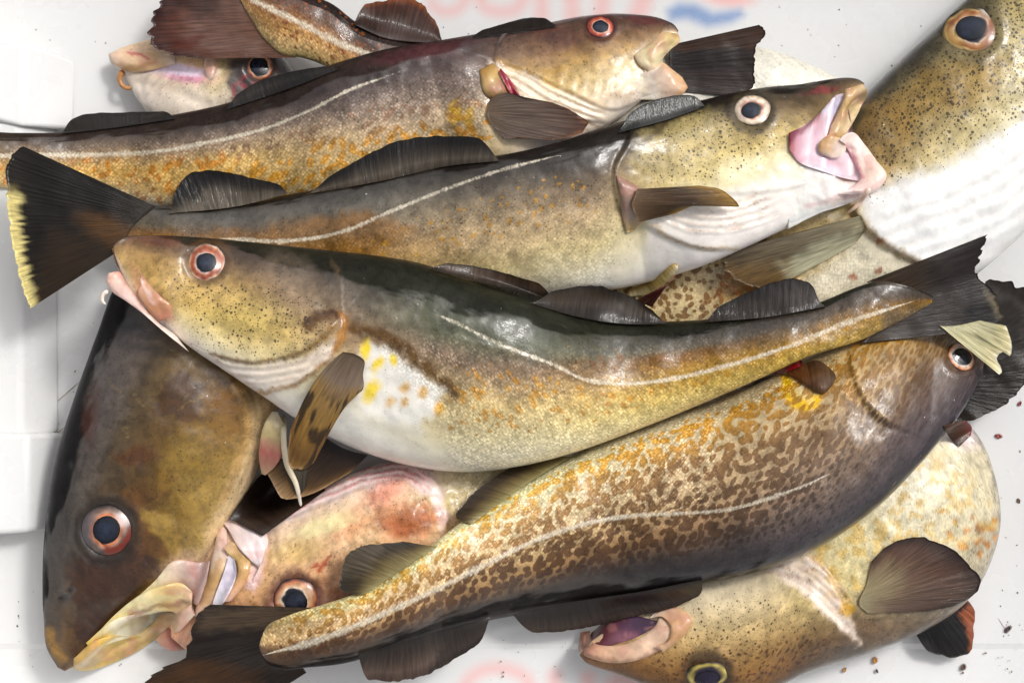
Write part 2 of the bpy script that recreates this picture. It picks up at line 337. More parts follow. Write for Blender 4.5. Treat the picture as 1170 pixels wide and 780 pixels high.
def body(F, st, paint, mat, feats=(), gill=None, kth=.33, klow=.2, z=None, auto=False, ns=None, thm=None, nu=124, nl=18, pw=.85, tilt=.5, zadd=0., gap=3., name='body', head='head', end_taper=0, dosplat=True):
    st = np.array([r[:4] for r in st], float); mid = (st[:, :2] + st[:, 2:4]) / 2
    L = np.r_[0, np.cumsum(np.maximum(4., np.hypot(*np.diff(mid, axis=0).T)))]
    ns = ns or int(np.clip(L[-1] / 2.0, 30, 520)); tt = np.linspace(0, L[-1], ns)
    Q = herm(L, st, tt); D, V = Q[:, :2], Q[:, 2:4]; wd = np.hypot(*(D - V).T)
    th = kth * wd * (1 if thm is None else herm([L[-1] * a for a, _ in thm], [[b] for _, b in thm], tt)[:, 0])
    # rounded ends
    low = klow * wd
    hm = dil(HM)
    zmin = klow * wd.max() * S + .001
    zd = np.full(ns, zmin); zv = zd.copy()
    if z is not None:
        zz = np.asarray(z, float); 
        if zz.ndim == 0: zd[:] = zz; zv[:] = zz
        else: zi = herm([L[-1] * a[0] for a in z], [[a[1], a[2] if len(a) > 2 else a[1]] for a in z], tt); zd, zv = zi[:, 0].copy(), zi[:, 1].copy()
    if auto:
        for _ in range(3):
            for arr, E, O in ((zd, D, V), (zv, V, D)):
                out = (E - O) / np.maximum(wd, 1)[:, None]; mx = np.zeros(ns)
                for off in (-.06, 0, .03):
                    pp = E + out * wd[:, None] * off; c = P(pp[:, 0], pp[:, 1], arr); mx = np.maximum(mx, hget(c[:, 0], c[:, 1], hm))
                arr[:] = np.maximum(arr, mx + gap * S)
            for w in np.linspace(-.8, .8, 9):
                pp = (D + V) / 2 + w * (D - V) / 2; zm = zd * (1 + w) / 2 + zv * (1 - w) / 2; c = P(pp[:, 0], pp[:, 1], zm)
                need = hget(c[:, 0], c[:, 1], hm) + gap * S - (zm + th * S * (1 - w * w) ** (pw / 2) * .8); up = np.maximum(need, 0); zd += up; zv += up
        mxf = lambda a, r: np.max(np.stack([np.roll(np.pad(a, r, 'edge'), k)[r:-r] for k in range(-r, r + 1)]), 0)
        r = max(3, ns // 30); zd = gauss(mxf(zd, r), r * .9); zv = gauss(mxf(zv, r), r * .9)
        lim = tilt * wd * S; zd = np.maximum(zd, zv - lim); zv = np.maximum(zv, zd - lim)
    zd = zd + zadd; zv = zv + zadd
    ph = np.r_[np.linspace(0, np.pi, nu), np.linspace(np.pi, 2 * np.pi, nl + 2)[1:-1]]; m = len(ph)
    w = np.cos(ph); sn = np.sin(ph); up = (np.abs(sn) ** pw) * (sn >= 0); dn = np.abs(sn) * (sn < 0)
    # even plan spacing on the visible side
    px = (D[:, 0] + V[:, 0])[:, None] / 2 + (D[:, 0] - V[:, 0])[:, None] / 2 * w; py = (D[:, 1] + V[:, 1])[:, None] / 2 + (D[:, 1] - V[:, 1])[:, None] / 2 * w
    zm = zd[:, None] * (1 + w) / 2 + zv[:, None] * (1 - w) / 2
    co = P(px, py, zm); co[..., 2] += (th[:, None] * up - low[:, None] * dn) * S
    X, Y = UNP(co); h = 9. * (fbm(X, Y, 70, 4, 2) - .5) + 2.2 * (fbm(X, Y, 16, 6, 2) - .5)
    for f in feats: h += f(X, Y)
    co[..., 2] += h * S * (up ** .6)
    t = np.broadcast_to((1 - w) / 2, X.shape); u = np.broadcast_to(tt[:, None], X.shape); v = (wd[:, None] * .5) * np.where(sn >= 0, w, w)
    # v follows the girth so the pattern is not stretched on the flanks
    gv = np.cumsum(np.hypot(np.diff(wd[:, None] / 2 * w, axis=1, prepend=(wd / 2)[:, None]), np.diff(th[:, None] * up, axis=1, prepend=0)), axis=1)
    co = co.reshape(-1, 3); pt = Paint(X.ravel(), Y.ravel(), t.ravel().copy(), u.ravel().copy(), gv.ravel().copy()); paint(pt)
    pt.sm = np.clip(.5 + (pt.sf if pt.sf is not None else -9) / 7. - (1 - pt.sm) * .75, 0, 1)
    if hasattr(pt, 'gb'): pt.gl = pt.gl * (1 - .85 * pt.gb)
    for k in ('col', 'scol'):
        cc = np.maximum(getattr(pt, k), 0); lm = cc @ np.array([.3, .6, .1]); cc = lm[:, None] + (cc - lm[:, None]) * SAT; setattr(pt, k, np.clip(cc * np.interp(lm, [0, .05, .3, .8], [1., 1.04, 1.12, 1.02])[:, None], .006, .93))
    q = grid_quads(ns, m, True); tris = []
    cap = np.array([co[:m].mean(0), co[-m:].mean(0)]); co2 = np.vstack([co, cap]); n0 = ns * m
    j = np.arange(m); k = (j + 1) % m
    tr = np.vstack([np.stack([np.full(m, n0), j, k], -1), np.stack([np.full(m, n0 + 1), (ns - 1) * m + k, (ns - 1) * m + j], -1)])
    ext = lambda a: np.concatenate([a, a[:1], a[(ns - 1) * m:(ns - 1) * m + 1]])
    attrs = {'col': ext(np.clip(pt.col, 0, 1)), 'scol': ext(np.c_[np.clip(pt.scol, 0, 1), pt.sm]), 'msk': ext(np.stack([pt.sp, pt.fl, pt.lat, pt.gl], -1))}
    uv = ext(np.stack([u.ravel(), gv.ravel()], -1) + 300.0)
    if dosplat:
        F['_pre'] = 0; PRE[F.name] = HM.copy(); splat(co)
    if gill is not None:
        gp = spl(gill, 40); d, sg, _ = lined(X.ravel(), Y.ravel(), gp); s0 = np.sign(lined(np.array([mid[0, 0]]), np.array([mid[0, 1]]), gp)[1][0])
        hv = (sg * s0 > 0); fc = hv[q].sum(1) >= 2; ft = hv[np.minimum(tr[:, 1], len(hv) - 1)]
        obs = [mesh_obj(head, co2, q[fc], mat, F, tr[ft], attrs, uv), mesh_obj(name, co2, q[~fc], mat, F, tr[~ft], attrs, uv)]
    else: obs = [mesh_obj(name, co2, q, mat, F, tr, attrs, uv)]
    print(F.name, name, 'z', np.round([zd.min(), zd.max(), zv.min(), zv.max()], 3), 'top', round(co[:, 2].max(), 3), len(co))
    return dict(obs=obs, zend=(zd[-1] + zv[-1]) / 2, zd=zd, zv=zv)
PRE = {}; SAT = 1.12

def cols(stops, t):
    tt = [a for a, _ in stops]; cc = np.array([lin(c) for _, c in stops]) ** .45
    return np.stack([np.interp(t, tt, cc[:, i]) for i in range(3)], -1) ** (1 / .45)

def fin(F, base, tip, stops, name='fin', zb=None, zt=None, drop=.006, off=2., rays=30, thick=.9, rag=.06, amp=.8, pre=False, paint=None, nu=None, nv=40, wave=0., seed=1, mat=None, hump=0., splt=True, curl=None, te=None, bul=0.):
    te = name in ('dorsal_fin', 'anal_fin') if te is None else te
    L = max(np.hypot(*np.diff(np.array(base, float), axis=0).T).sum(), np.hypot(*np.diff(np.array(tip, float), axis=0).T).sum())
    nu = nu or int(np.clip(L / 1.8, 24, 150)); B = spl(base, nu); Tp = spl(tip, nu)
    u = np.linspace(0, 1, nu); v = np.linspace(0, 1, nv)
    ln = 1 - rag * (vnoise(u * rays, 0 * u, 1.0, seed) * .7 + .3 * vnoise(u * rays * 2.3, 0 * u, 1., seed + 1)) * 1.3
    if te: ln = ln * (.04 + .96 * (ss(0, .13, u) * ss(1, .87, u)) ** .6)
    vv = v[None, :] * ln[:, None]
    px = B[:, 0][:, None] * (1 - vv) + Tp[:, 0][:, None] * vv; py = B[:, 1][:, None] * (1 - vv) + Tp[:, 1][:, None] * vv
    if bul:
        bd = B[-1] - B[0]; bd = bd[:2] / (np.hypot(*bd[:2]) + 1e-9); k_ = bul * (2 * u - 1)[:, None] * np.sin(np.pi * np.clip(vv, 0, 1) ** .9); px = px + k_ * bd[0]; py = py + k_ * bd[1]
    hm = dil(dil(PRE[F.name] if pre else HM))
    z0 = hpx(B[:, 0], B[:, 1], h=dil(HM)) + off * S if zb is None else np.full(nu, zb)
    z1 = z0 - drop if zt is None else np.full(nu, zt)
    zz = z0[:, None] * (1 - vv) + z1[:, None] * vv + hump * S * np.sin(np.pi * vv)
    for _ in range(4):
        c = P(px, py, zz); zz = np.maximum(zz, hget(c[..., 0], c[..., 1], hm) + off * S)
        zz = gauss(gauss(np.pad(zz, 4, 'edge'), 3., 0), 3., 1)[4:-4, 4:-4]
    rj = u * rays + 1.1 * (vnoise(u * rays, 0 * u, 3.1, seed + 2) - .5); ra = .35 + .9 * vnoise(u * rays, 0 * u, 2.3, seed + 3)
    zz = zz + S * .42 * amp * (np.abs(np.sin(np.pi * rj)) ** .7 * ra)[:, None] * ss(0, .3, vv) * (.6 + .8 * vnoise(px, py, 14, seed)) + S * wave * (fbm(px, py, 38, seed) - .5)
    co = P(px, py, zz)
    pl = np.hypot(np.gradient(px, axis=0), np.gradient(py, axis=0)).mean() * nu
    uv = np.stack([np.broadcast_to(u[:, None] * L, px.shape), vv * np.hypot(*(Tp - B).T)[:, None]], -1).reshape(-1, 2) + 50 * seed
    c = cols(stops, vv.ravel() + .10 * (fbm(px.ravel(), py.ravel(), 16, seed) - .5))
    if paint is not None:
        pt = Paint(px.ravel(), py.ravel(), vv.ravel(), np.broadcast_to(u[:, None], px.shape).ravel()); pt.col = c; paint(pt); c = pt.col
    lm = c.mean(1, keepdims=True); c = c * np.interp(lm, [0, .03, .12, .3], [.62, .66, .85, 1.]) * (1 + (np.array([1.10, .98, .84]) - 1) * np.clip(1.3 - lm * 5, 0, 1))
    n = nu * nv; bot = co.copy().reshape(-1, 3); tap = (1 - .75 * vv).ravel(); bot[:, 2] -= thick * S * tap
    a = np.vstack([co.reshape(-1, 3), bot]); q = grid_quads(nu, nv); q2 = q[:, ::-1] + n
    rim = []
    e = [np.arange(nv), (nu - 1) * nv + np.arange(nv), np.arange(nu) * nv, np.arange(nu) * nv + nv - 1]
    for k, r in enumerate(e):
        s = np.stack([r[:-1], r[1:], r[1:] + n, r[:-1] + n], -1); rim.append(s if k in (0, 3) else s[:, ::-1])
    if splt: splat(co.reshape(-1, 3))
    return mesh_obj(name, a, np.vstack([q[:, ::-1], q2[:, ::-1]] + rim), mat or FIN, F, None, {'col': np.vstack([c, c])}, np.vstack([uv, uv]))

def tube(F, pts, stops, name, mat=None, flat=1., off=0., z=None, n=None, m=14, around=None, seed=1, splt=True, dz=None, lump=.0):
    """pts: (px, py, radius[, extra height px]) ; a soft tapering roll of flesh or a thread"""
    pts = np.array([list(p) + [0] * (4 - len(p)) for p in pts], float); L = np.hypot(*np.diff(pts[:, :2], axis=0).T).sum(); n = n or int(np.clip(L / 2., 12, 90))
    Q = spl(pts, n); hm = dil(HM)
    zc = (hpx(Q[:, 0], Q[:, 1], h=hm) if z is None else np.full(n, z)); zc = gauss(zc, max(1., n * .08)) + (off + Q[:, 3]) * S
    c = P(Q[:, 0], Q[:, 1], zc); tg = np.gradient(c, axis=0); tg[:, 2] *= .5; tg /= np.linalg.norm(tg, axis=1)[:, None] + 1e-12
    sd_ = np.cross(tg, (0, 0, 1)); sd_ /= np.linalg.norm(sd_, axis=1)[:, None] + 1e-12; upv = np.cross(sd_, tg)
    ph = np.linspace(0, 2 * np.pi, m, endpoint=False); t = np.linspace(0, 1, n)
    endr = np.minimum(1, np.sqrt(np.clip(np.minimum(t, 1 - t) * L / np.maximum(Q[:, 2], .5), 0, 1)) + .05)
    r = Q[:, 2] * S * endr * (1 + lump * (vnoise(t * L, 0 * t, 9., seed) - .5))
    co = c[:, None] + r[:, None, None] * (np.cos(ph)[None, :, None] * sd_[:, None] + flat * np.sin(ph)[None, :, None] * upv[:, None])
    tt = np.repeat(t, m); cl = cols(stops, tt)
    if around is not None:
        f = np.tile(np.cos(ph), n); cl = cl * (1 - .5 * (1 + f[:, None])) + cols(around, tt) * (.5 * (1 + f[:, None]))
    uv = np.stack([np.repeat(t * L, m), np.tile(ph, n) * np.repeat(Q[:, 2], m)], -1) + 40 * seed
    co = co.reshape(-1, 3); k = np.arange(m); kk = (k + 1) % m; n0 = n * m
    tr = np.vstack([np.stack([np.full(m, n0), kk, k], -1), np.stack([np.full(m, n0 + 1), (n - 1) * m + k, (n - 1) * m + kk], -1)])
    if splt: splat(co)
    co = np.vstack([co, c[:1], c[-1:]]); cl = np.vstack([cl, cl[:1], cl[-1:]]); uv = np.vstack([uv, uv[:1], uv[-1:]])
    return mesh_obj(name, co, grid_quads(n, m, True), mat or FLESH, F, tr, {'col': cl}, uv)

def pad(F, st, stops, name, paint=None, th=.3, off=0., z=None, mat=None, nu=40, seed=1, feats=(), splt=True, zl=None, tp=0.):
    """a soft cushion of flesh between two traced edges"""
    st = np.array([r[:4] for r in st], float); mid = (st[:, :2] + st[:, 2:]) / 2; L = np.r_[0, np.cumsum(np.maximum(2., np.hypot(*np.diff(mid, axis=0).T)))]
    n = int(np.clip(L[-1] / 2., 14, 120)); tt = np.linspace(0, L[-1], n); Q = herm(L, st, tt); wd = np.hypot(*(Q[:, :2] - Q[:, 2:]).T)
    hm = dil(HM); m0 = (Q[:, :2] + Q[:, 2:]) / 2
    if zl is not None: zc = np.interp(tt / L[-1], [a for a, _ in zl], [b for _, b in zl])
    else: zc = gauss(hpx(m0[:, 0], m0[:, 1], h=hm), n * .12) + off * S if z is None else np.full(n, z)
    ph = np.r_[np.linspace(0, np.pi, nu), np.linspace(np.pi, 2 * np.pi, 12)[1:-1]]; m = len(ph); w = np.cos(ph); sn = np.sin(ph)
    px = m0[:, :1] + (Q[:, 0] - Q[:, 2])[:, None] / 2 * w; py = m0[:, 1:] + (Q[:, 1] - Q[:, 3])[:, None] / 2 * w
    zb = np.broadcast_to(zc[:, None], px.shape).copy()
    if zl is None and z is None:
        for _ in range(2):
            c = P(px, py, zb); zb = np.maximum(hget(c[..., 0], c[..., 1], hm) + off * S, zc[:, None] - .45 * wd[:, None] * S)
        zb = gauss(gauss(zb, 2.5, 0), 2.5, 1)
    co = P(px, py, zb); en = np.minimum(1, np.sqrt(np.clip(np.minimum(tt, L[-1] - tt) / (wd * .4 + 1), 0, 1)) + .08)
    if tp: en = en * (.03 + .97 * ss(0, tp, tt / L[-1])); zb = zb - ((1 - ss(0, tp * .6, tt / L[-1])) * (off + 1.5) * S)[:, None]; co = P(px, py, zb)
    co[..., 2] += th * wd[:, None] * S * en[:, None] * np.where(sn > 0, np.abs(sn) ** 1.15, -.5 * np.abs(sn))
    X, Y = UNP(co); h = 2.4 * (fbm(X, Y, 11, seed) - .5) + 1.0 * (fbm(X, Y, 4.5, seed + 1, 2) - .5)
    for f in feats: h = h + f(X, Y)
    co[..., 2] += h * S * (sn > 0)
    cl = cols(stops, np.repeat(tt / L[-1], m))
    pt = Paint(X.ravel(), Y.ravel(), np.tile((1 - w) / 2, n), np.repeat(tt, m)); pt.col = cl
    if paint: paint(pt)
    pt.col = pt.col * (.78 + .42 * fbm(pt.x, pt.y, 9, seed + 2))[:, None]; pt.mix(ss(.60, .72, fbm(pt.x, pt.y, 14, seed + 3)), (206, 140, 130), .35 if mat is None and not tp else 0)
    uv = np.stack([np.repeat(tt, m), (wd[:, None] / 2 * w).ravel()], -1) + 33 * seed
    co = co.reshape(-1, 3); k = np.arange(m); kk = (k + 1) % m; n0 = n * m
    tr = np.vstack([np.stack([np.full(m, n0), k, kk], -1), np.stack([np.full(m, n0 + 1), (n - 1) * m + kk, (n - 1) * m + k], -1)])
    if splt: splat(co)
    ex = lambda a: np.vstack([a, a[:1], a[-1:]]); co = np.vstack([co, co[:m].mean(0), co[-m:].mean(0)])
    return mesh_obj(name, co, grid_quads(n, m, True), mat or FLESH, F, tr, {'col': ex(np.clip(pt.col, 0, 1))}, ex(uv))

def eye(F, cx, cy, r, rp, pup=(0, 0), rings=None, asp=1.0, ang=0., off=0., zc=None, hgt=.40, tiltf=.6, paint=None, pc=None):
    """eyeball dome with iris rings, and the pupil as a dome of its own"""
    hm = dil(HM); a = np.linspace(0, 2 * np.pi, 12, endpoint=False)
    ex = cx + r * 1.0 * np.cos(a); ey = cy + r * 1.0 * np.sin(a); zs = hpx(ex, ey, h=hm); c0 = P(ex, ey, zs)
    A = np.c_[c0[:, :2], np.ones(12)]; s = np.linalg.lstsq(A, zs, rcond=None)[0]; s[:2] *= tiltf
    z0 = (zs.mean() if zc is None else zc) + off * S; ctr = P(cx, cy, z0)
    N = 48; R = 26; rr = np.linspace(0, 1, R)[:, None]; ca, sa = math.cos(math.radians(ang)), math.sin(math.radians(ang))
    def dome(rx, ry, ox, oy, zf, base, name, parent, ring, mat, noise=0.):
        q = np.linspace(0, 2 * np.pi, N, endpoint=False)[None, :]; lx = rr * rx * np.cos(q); ly = rr * ry * np.sin(q)
        dx = (ox + lx * ca - ly * sa) * S; dy = -(oy + lx * sa + ly * ca) * S
        x = ctr[0] + dx; y = ctr[1] + dy; z = z0 + s[0] * dx + s[1] * dy + zf(np.hypot(ox + lx, oy + ly) / r) * S + 0 * x
        co = np.stack([x, y, z], -1).reshape(-1, 3); pxx, pyy = UNP(co)
        t = np.broadcast_to(rr, x.shape).ravel(); nn = (fbm(pxx, pyy, r * .35, 4) - .5); cl = cols(ring, np.clip(t + nn * noise, 0, 1)) * (1 - .8 * ss(.86, .99, t))[:, None] * (.25 + 1.1 * fbm(pxx, pyy, r * .20, 2))[:, None]
        if paint and name == 'eye': pt = Paint(pxx, pyy, t, t); pt.col = cl; paint(pt); cl = pt.col
        uv = np.stack([pxx, pyy], -1)
        return mesh_obj(name, co, grid_quads(R, N, True)[:, ::-1], mat, parent, None, {'col': cl}, uv), co
    zf = lambda q: r * hgt * (np.sqrt(np.clip(1.25 - q ** 2, 0.02, 2)) - .5)
    rings = rings or RG
    e, co = dome(r * 1.06, r * 1.06 * asp, 0, 0, zf, 0, 'eye', F, rings, IRIS, .26); splat(co)
    p, co = dome(rp, rp * asp, pup[0], pup[1], lambda q: zf(q) + .06 * rp + .0 * q, 0, 'pupil', e, pc or [(0, (44, 52, 70)), (.6, (34, 40, 56)), (.86, (22, 25, 36)), (1, (8, 8, 11))], PUPIL); splat(co)  # slate blue here is sky reflection put into the pupil colour
    return e
RG = [(0, (20, 20, 26)), (.44, (20, 20, 26)), (.50, (225, 190, 170)), (.60, (205, 120, 85)), (.72, (170, 75, 50)), (.84, (215, 160, 130)), (.92, (110, 80, 62)), (1, (40, 30, 24))]
# ------------------------------------------------------------------ the crate
def crate_mat():
    T = NT("crate_plastic"); col = T.attr("col"); tc = T.n("ShaderNodeTexCoord"); ob = tc.outputs['Object']
    a = T.noise(ob, 9., 4., .6).outputs[0]; b = T.noise(ob, 160., 3.).outputs[0]
    st = T.mr(T.noise(ob, 30., 5., .7).outputs[0], .60, .85, 0, .22)
    c = T.vm('SCALE', col.outputs['Color'], sc=T.m_('ADD', T.m_('MULTIPLY', a, .10), .945))
    c = T.mix(st, c, (*lin((196, 186, 168)), 1)); T.l(c, T.b.inputs['Base Color'])
    T.l(T.bump(T.m_('ADD', T.m_('MULTIPLY', a, 2.), T.m_('MULTIPLY', b, .15)), .25, .002), T.b.inputs['Normal'])
    T.seti(Roughness=T.m_('ADD', T.m_('MULTIPLY', a, .3), .12), Specular_IOR_Level=.5); return T.m
CR = crate_mat(); WHITE = (224, 224, 223)
crate = thing("fish_crate", "white plastic fish crate with blurred red lettering, holding the whole pile of cod", "crate", 600, 390)
def panel(name, c4, n, m, thick, parent, paint=None):
    """slab: dense inner face through four corners, offset backwards for the thickness"""
    a, b, c, d = [np.array(q, float) for q in c4]; u = np.linspace(0, 1, n)[:, None, None]; v = np.linspace(0, 1, m)[None, :, None]
    g = (a * (1 - u) + b * u) * (1 - v) + (d * (1 - u) + c * u) * v; nr = np.cross(b - a, d - a); nr /= np.linalg.norm(nr)
    g = g.reshape(-1, 3); x, y = UNP(g); col = np.tile(lin(WHITE), (len(g), 1))
    if paint: col = paint(x, y, col)
    k = np.array([a, b, c, d]) - nr * thick; co = np.vstack([g, k]); N = n * m; q = grid_quads(n, m)
    e0 = [N + 3, N + 2, N + 1, N]
    cor = [0, (n - 1) * m, (n - 1) * m + m - 1, m - 1]
    sides = [[cor[i], N + i, N + (i + 1) % 4, cor[(i + 1) % 4]] for i in range(4)]
    o = mesh_obj(name, co, np.vstack([q, [e0], sides]), CR, parent, None, {'col': np.vstack([col, np.tile(lin(WHITE), (4, 1))])}, np.zeros((len(co), 2)), smooth=False)
    return o
RED, BLUE = (236, 176, 172), (120, 150, 196)
def pr(col, m, c, a): return col + (lin(c) - col) * (m * a)[:, None]
def print_top(x, y, col):
    for pts, w in (([(494, 6), (505, 13), (522, 11), (531, 0), (530, -30), (515, -42), (498, -36)], 6), ([(552, -70), (552, 6), (566, 13), (588, 11), (597, 0), (594, -22), (574, -30), (558, -22)], 7),
                   ([(619, 17), (619, -30)], 8), ([(654, 18), (655, -30), (668, -38), (686, -30), (687, 18)], 9), ([(727, 20), (735, 0), (742, -28)], 11)):
        col = pr(col, m_line(x, y, pts, w, 10.), RED, .68)
    col = pr(col, m_ell(x, y, 832, -4, 30, 12, 5, .6), RED, .8)
    col = pr(col, m_poly(x, y, [(762, 12), (775, 4), (795, 5), (815, 15), (846, 11), (850, 18), (836, 26), (808, 31), (785, 22), (765, 24)], 8.), BLUE, .9)
    for pts, w in (([(528, 812), (532, 782), (550, 766), (584, 765), (602, 776), (606, 812)], 7), ([(634, 772), (634, 830)], 8), ([(672, 774), (672, 830)], 8), ([(700, 780), (712, 776), (724, 786), (725, 830)], 8)):
        col = pr(col, m_line(x, y, pts, w, 10.), RED, .68)
    return col
# floor: main panel, a shallow moulded step near the front, low walls all round
X0, X1, Y0, YS, Y1 = -8, 1330, -150, 735, 880
p00, p10 = P(X0, YS, 0), P(X1, YS, 0); f10, f11, f01, f00 = P(X1, Y1, -.0015), P(X1, Y0, 0), P(X0, Y0, 0), P(X0, Y1, -.0015)
panel("base", [p00, p10, f11, f01], 380, 240, .010, crate, print_top)
panel("base", [f00, f10, P(X1, YS + 6, -.0015), P(X0, YS + 6, -.0015)], 380, 50, .004, crate, print_top)
panel("floor_step", [P(X0, YS + 6, -.0015), P(X1, YS + 6, -.0015), p10 - np.array([0, 0, .0003]), p00 - np.array([0, 0, .0003])], 2, 2, .003, crate)
HW = .13; dr = .012
up = lambda p, dx, dy: np.array([p[0] + dx, p[1] + dy, HW])
lo = np.array([0, 0, .0005])
panel("side_wall", [up(f00, -dr, -dr), up(f10, dr, -dr), f10 + lo, f00 + lo], 20, 20, .012, crate)
panel("side_wall", [up(f01, -dr, dr), up(f00, -dr, -dr), f00 + lo, f01 + lo], 20, 20, .012, crate)
panel("side_wall", [up(f10, dr, -dr), up(f11, dr, dr), f11 + lo, f10 + lo], 20, 20, .012, crate)
panel("side_wall", [up(f11, dr, dr), up(f01, -dr, dr), f01 + lo, f11 + lo], 20, 20, .012, crate)
import bmesh
def ground_mat():
    T = NT("concrete"); ob = T.n("ShaderNodeTexCoord").outputs['Object']; a = T.noise(ob, 3., 6., .65).outputs[0]; b = T.noise(ob, 90., 3.).outputs[0]
    T.l(T.vm('SCALE', (.30, .30, .29), sc=T.m_('ADD', T.m_('MULTIPLY', a, .8), T.m_('MULTIPLY', b, .4))), T.b.inputs['Base Color']); T.l(T.bump(b, .4, .003), T.b.inputs['Normal']); T.seti(Roughness=.85); return T.m
mesh_obj("ground", np.array([[-4, -4, -.0155], [4, -4, -.0155], [4, 4, -.0155], [-4, 4, -.0155]], float), [[0, 1, 2, 3]], ground_mat(), kind="structure")
def block(name, base, top, zt, bev, parent):
    """moulded rib: a footprint on the floor drawn up to a smaller top, edges softly rounded"""
    bm = bmesh.new(); lo_ = [bm.verts.new(P(x, y, .0002)) for x, y in base]; hi = [bm.verts.new(np.r_[P(x, y, 0)[:2], zt]) for x, y in top]
    n = len(base); bm.faces.new(hi); bm.faces.new(lo_[::-1])
    for i in range(n): bm.faces.new([lo_[i], lo_[(i + 1) % n], hi[(i + 1) % n], hi[i]])
    bmesh.ops.recalc_face_normals(bm, faces=bm.faces)
    bmesh.ops.bevel(bm, geom=list(bm.edges), offset=bev, segments=6, affect='EDGES', profile=.5)
    me = bpy.data.meshes.new(name); bm.to_mesh(me); bm.free()
    me.transform(__import__('mathutils').Matrix.Translation(-Vector(parent['_o'])))
    for p in me.polygons: p.use_smooth = p.area < 2e-4
    a = me.attributes.new('col', 'FLOAT_COLOR', 'POINT'); a.data.foreach_set('color', np.tile(np.r_[lin(WHITE), 1], len(me.vertices)).astype(np.float32))
    me.materials.append(CR); o = bpy.data.objects.new(name, me); SC.collection.objects.link(o); o.parent = parent; return o
block("rib", [(-6, 58), (88, 69), (88, 150), (-6, 140)], [(-6, 56), (38, 52), (34, 150), (-6, 140)], 0.026, .004, crate)
block("rib", [(-6, 140), (66, 143), (70, 496), (-6, 496)], [(-6, 140), (30, 143), (32, 496), (-6, 496)], 0.022, .004, crate)
block("rib", [(-6, 494), (80, 494), (78, 602), (-6, 606)], [(-6, 493), (42, 493), (42, 604), (-6, 608)], 0.028, .004, crate)
for y0, y1, x1, h in ((58, 150, 60, .026), (140, 496, 48, .022), (494, 606, 60, .028)):
    gx, gy = np.meshgrid(np.arange(-90, x1, 1.), np.arange(y0, y1, 1.)); splat(np.r_['1,2,0', P(gx.ravel(), gy.ravel(), 0)[:, 0], P(gx.ravel(), gy.ravel(), 0)[:, 1], np.full(gx.size, h)])

# ------------------------------------------------------------------ fish
GRP = "cod heaped in the white crate"
def cod(label, px, py): return thing("cod", label, "cod", px, py, GRP)

# ---- E: pale head at the upper left, tail far right
E = cod("pale cod head at the upper left, pink lips sticking out under a brown tail", 300, 100)
skE = skin_mat("cod_skin_pale")
def pE(p):
    p.grad([(120, [(0, (222, 196, 170)), (.4, (226, 208, 190)), (1, (222, 214, 200))]), (230, [(0, (210, 170, 130)), (.35, (200, 165, 130)), (.5, (206, 184, 160)), (.8, (224, 208, 196)), (1, (226, 214, 206))]), (290, [(0, (70, 60, 55)), (.5, (96, 84, 66)), (.8, (205, 196, 160)), (1, (220, 215, 195))]), (330, [(0, (54, 50, 50)), (1, (90, 84, 76))]), (800, [(0, (40, 36, 34)), (1, (90, 80, 70))])], key='x')
    p.mix(p.ell(215, 86, 32, 9, 8, .5, .2), (196, 130, 158), .8); p.mix(p.ell(196, 80, 40, 6, 5, .5, .2), (226, 212, 226), .9)
    p.mix(p.poly([(186, 108), (230, 100), (262, 90), (262, 112), (240, 130), (190, 130)], 10, 6), (220, 208, 190), .7); p.mix(p.ell(250, 85, 16, 26, 10, .5, .2), (196, 176, 130), .55)
    p.mix(p.poly([(262, 68), (310, 62), (345, 80), (345, 140), (268, 122), (260, 96)], 6, 4), (66, 58, 56), .95)
    p.mix(p.line([(266, 112), (268, 98), (276, 96), (284, 104), (292, 96)], 2., 2.), (130, 24, 40), .7); p.mix(p.line([(276, 90), (284, 86)], 2., 2.), (130, 34, 45), .6)
    p.set('sp', p.ell(240, 110, 40, 20), .4); p.gl[:] = .8
bE = body(E, [(124, 62, 126, 72), (136, 56, 140, 84), (160, 48, 156, 112), (200, 40, 186, 146), (260, 40, 250, 170), (318, 58, 300, 185), (344, 88, 340, 190), (420, 108, 420, 190), (520, 112, 520, 180), (620, 100, 620, 150), (700, 72, 700, 120), (765, 50, 765, 98)], pE, skE, z=.016, kth=.30, klow=.12, thm=[(0, .9), (.3, 1), (.5, .6), (1, .5)],
      feats=[f_line([(146, 82), (190, 76), (232, 84)], 4, -3), f_line([(150, 92), (200, 104), (236, 120)], 5, -1.5), f_ell(240, 84, 9, 16, 10, 3), f_eye(297, 77, 17), f_noise(20, 2.5), f_line([(160, 96), (166, 128)], 3, -1.5)],
      gill=[(352, 60), (352, 210)])
pad(E, [(126, 62, 127, 70), (136, 56, 138, 79), (152, 58, 156, 83), (172, 58, 176, 80), (200, 64, 200, 73)], [(0, (232, 200, 176)), (.4, (226, 190, 150)), (.7, (214, 176, 130)), (1, (232, 206, 186))], 'lower_lip', th=.28, off=2, paint=lambda p: (p.mix(p.line([(147, 60), (158, 64), (170, 66)], 2, 2), (190, 70, 80), .8), p.mix(p.line([(132, 74), (150, 79), (172, 74)], 3, 3), (196, 146, 84), .7)))
pad(E, [(234, 66, 246, 66), (233, 76, 248, 75), (236, 88, 246, 84), (240, 92, 244, 90)], [(0, (225, 190, 160)), (.6, (206, 160, 140)), (1, (226, 200, 180))], 'upper_lip', th=.2, off=1)
tube(E, [(141, 80, 4.2), (137, 88, 3.6), (139, 97, 3.), (147, 101, 2.6), (153, 97, 2.2), (153, 92, 1.2)], [(0, (170, 112, 56)), (1, (196, 150, 100))], 'barbel', z=.018)
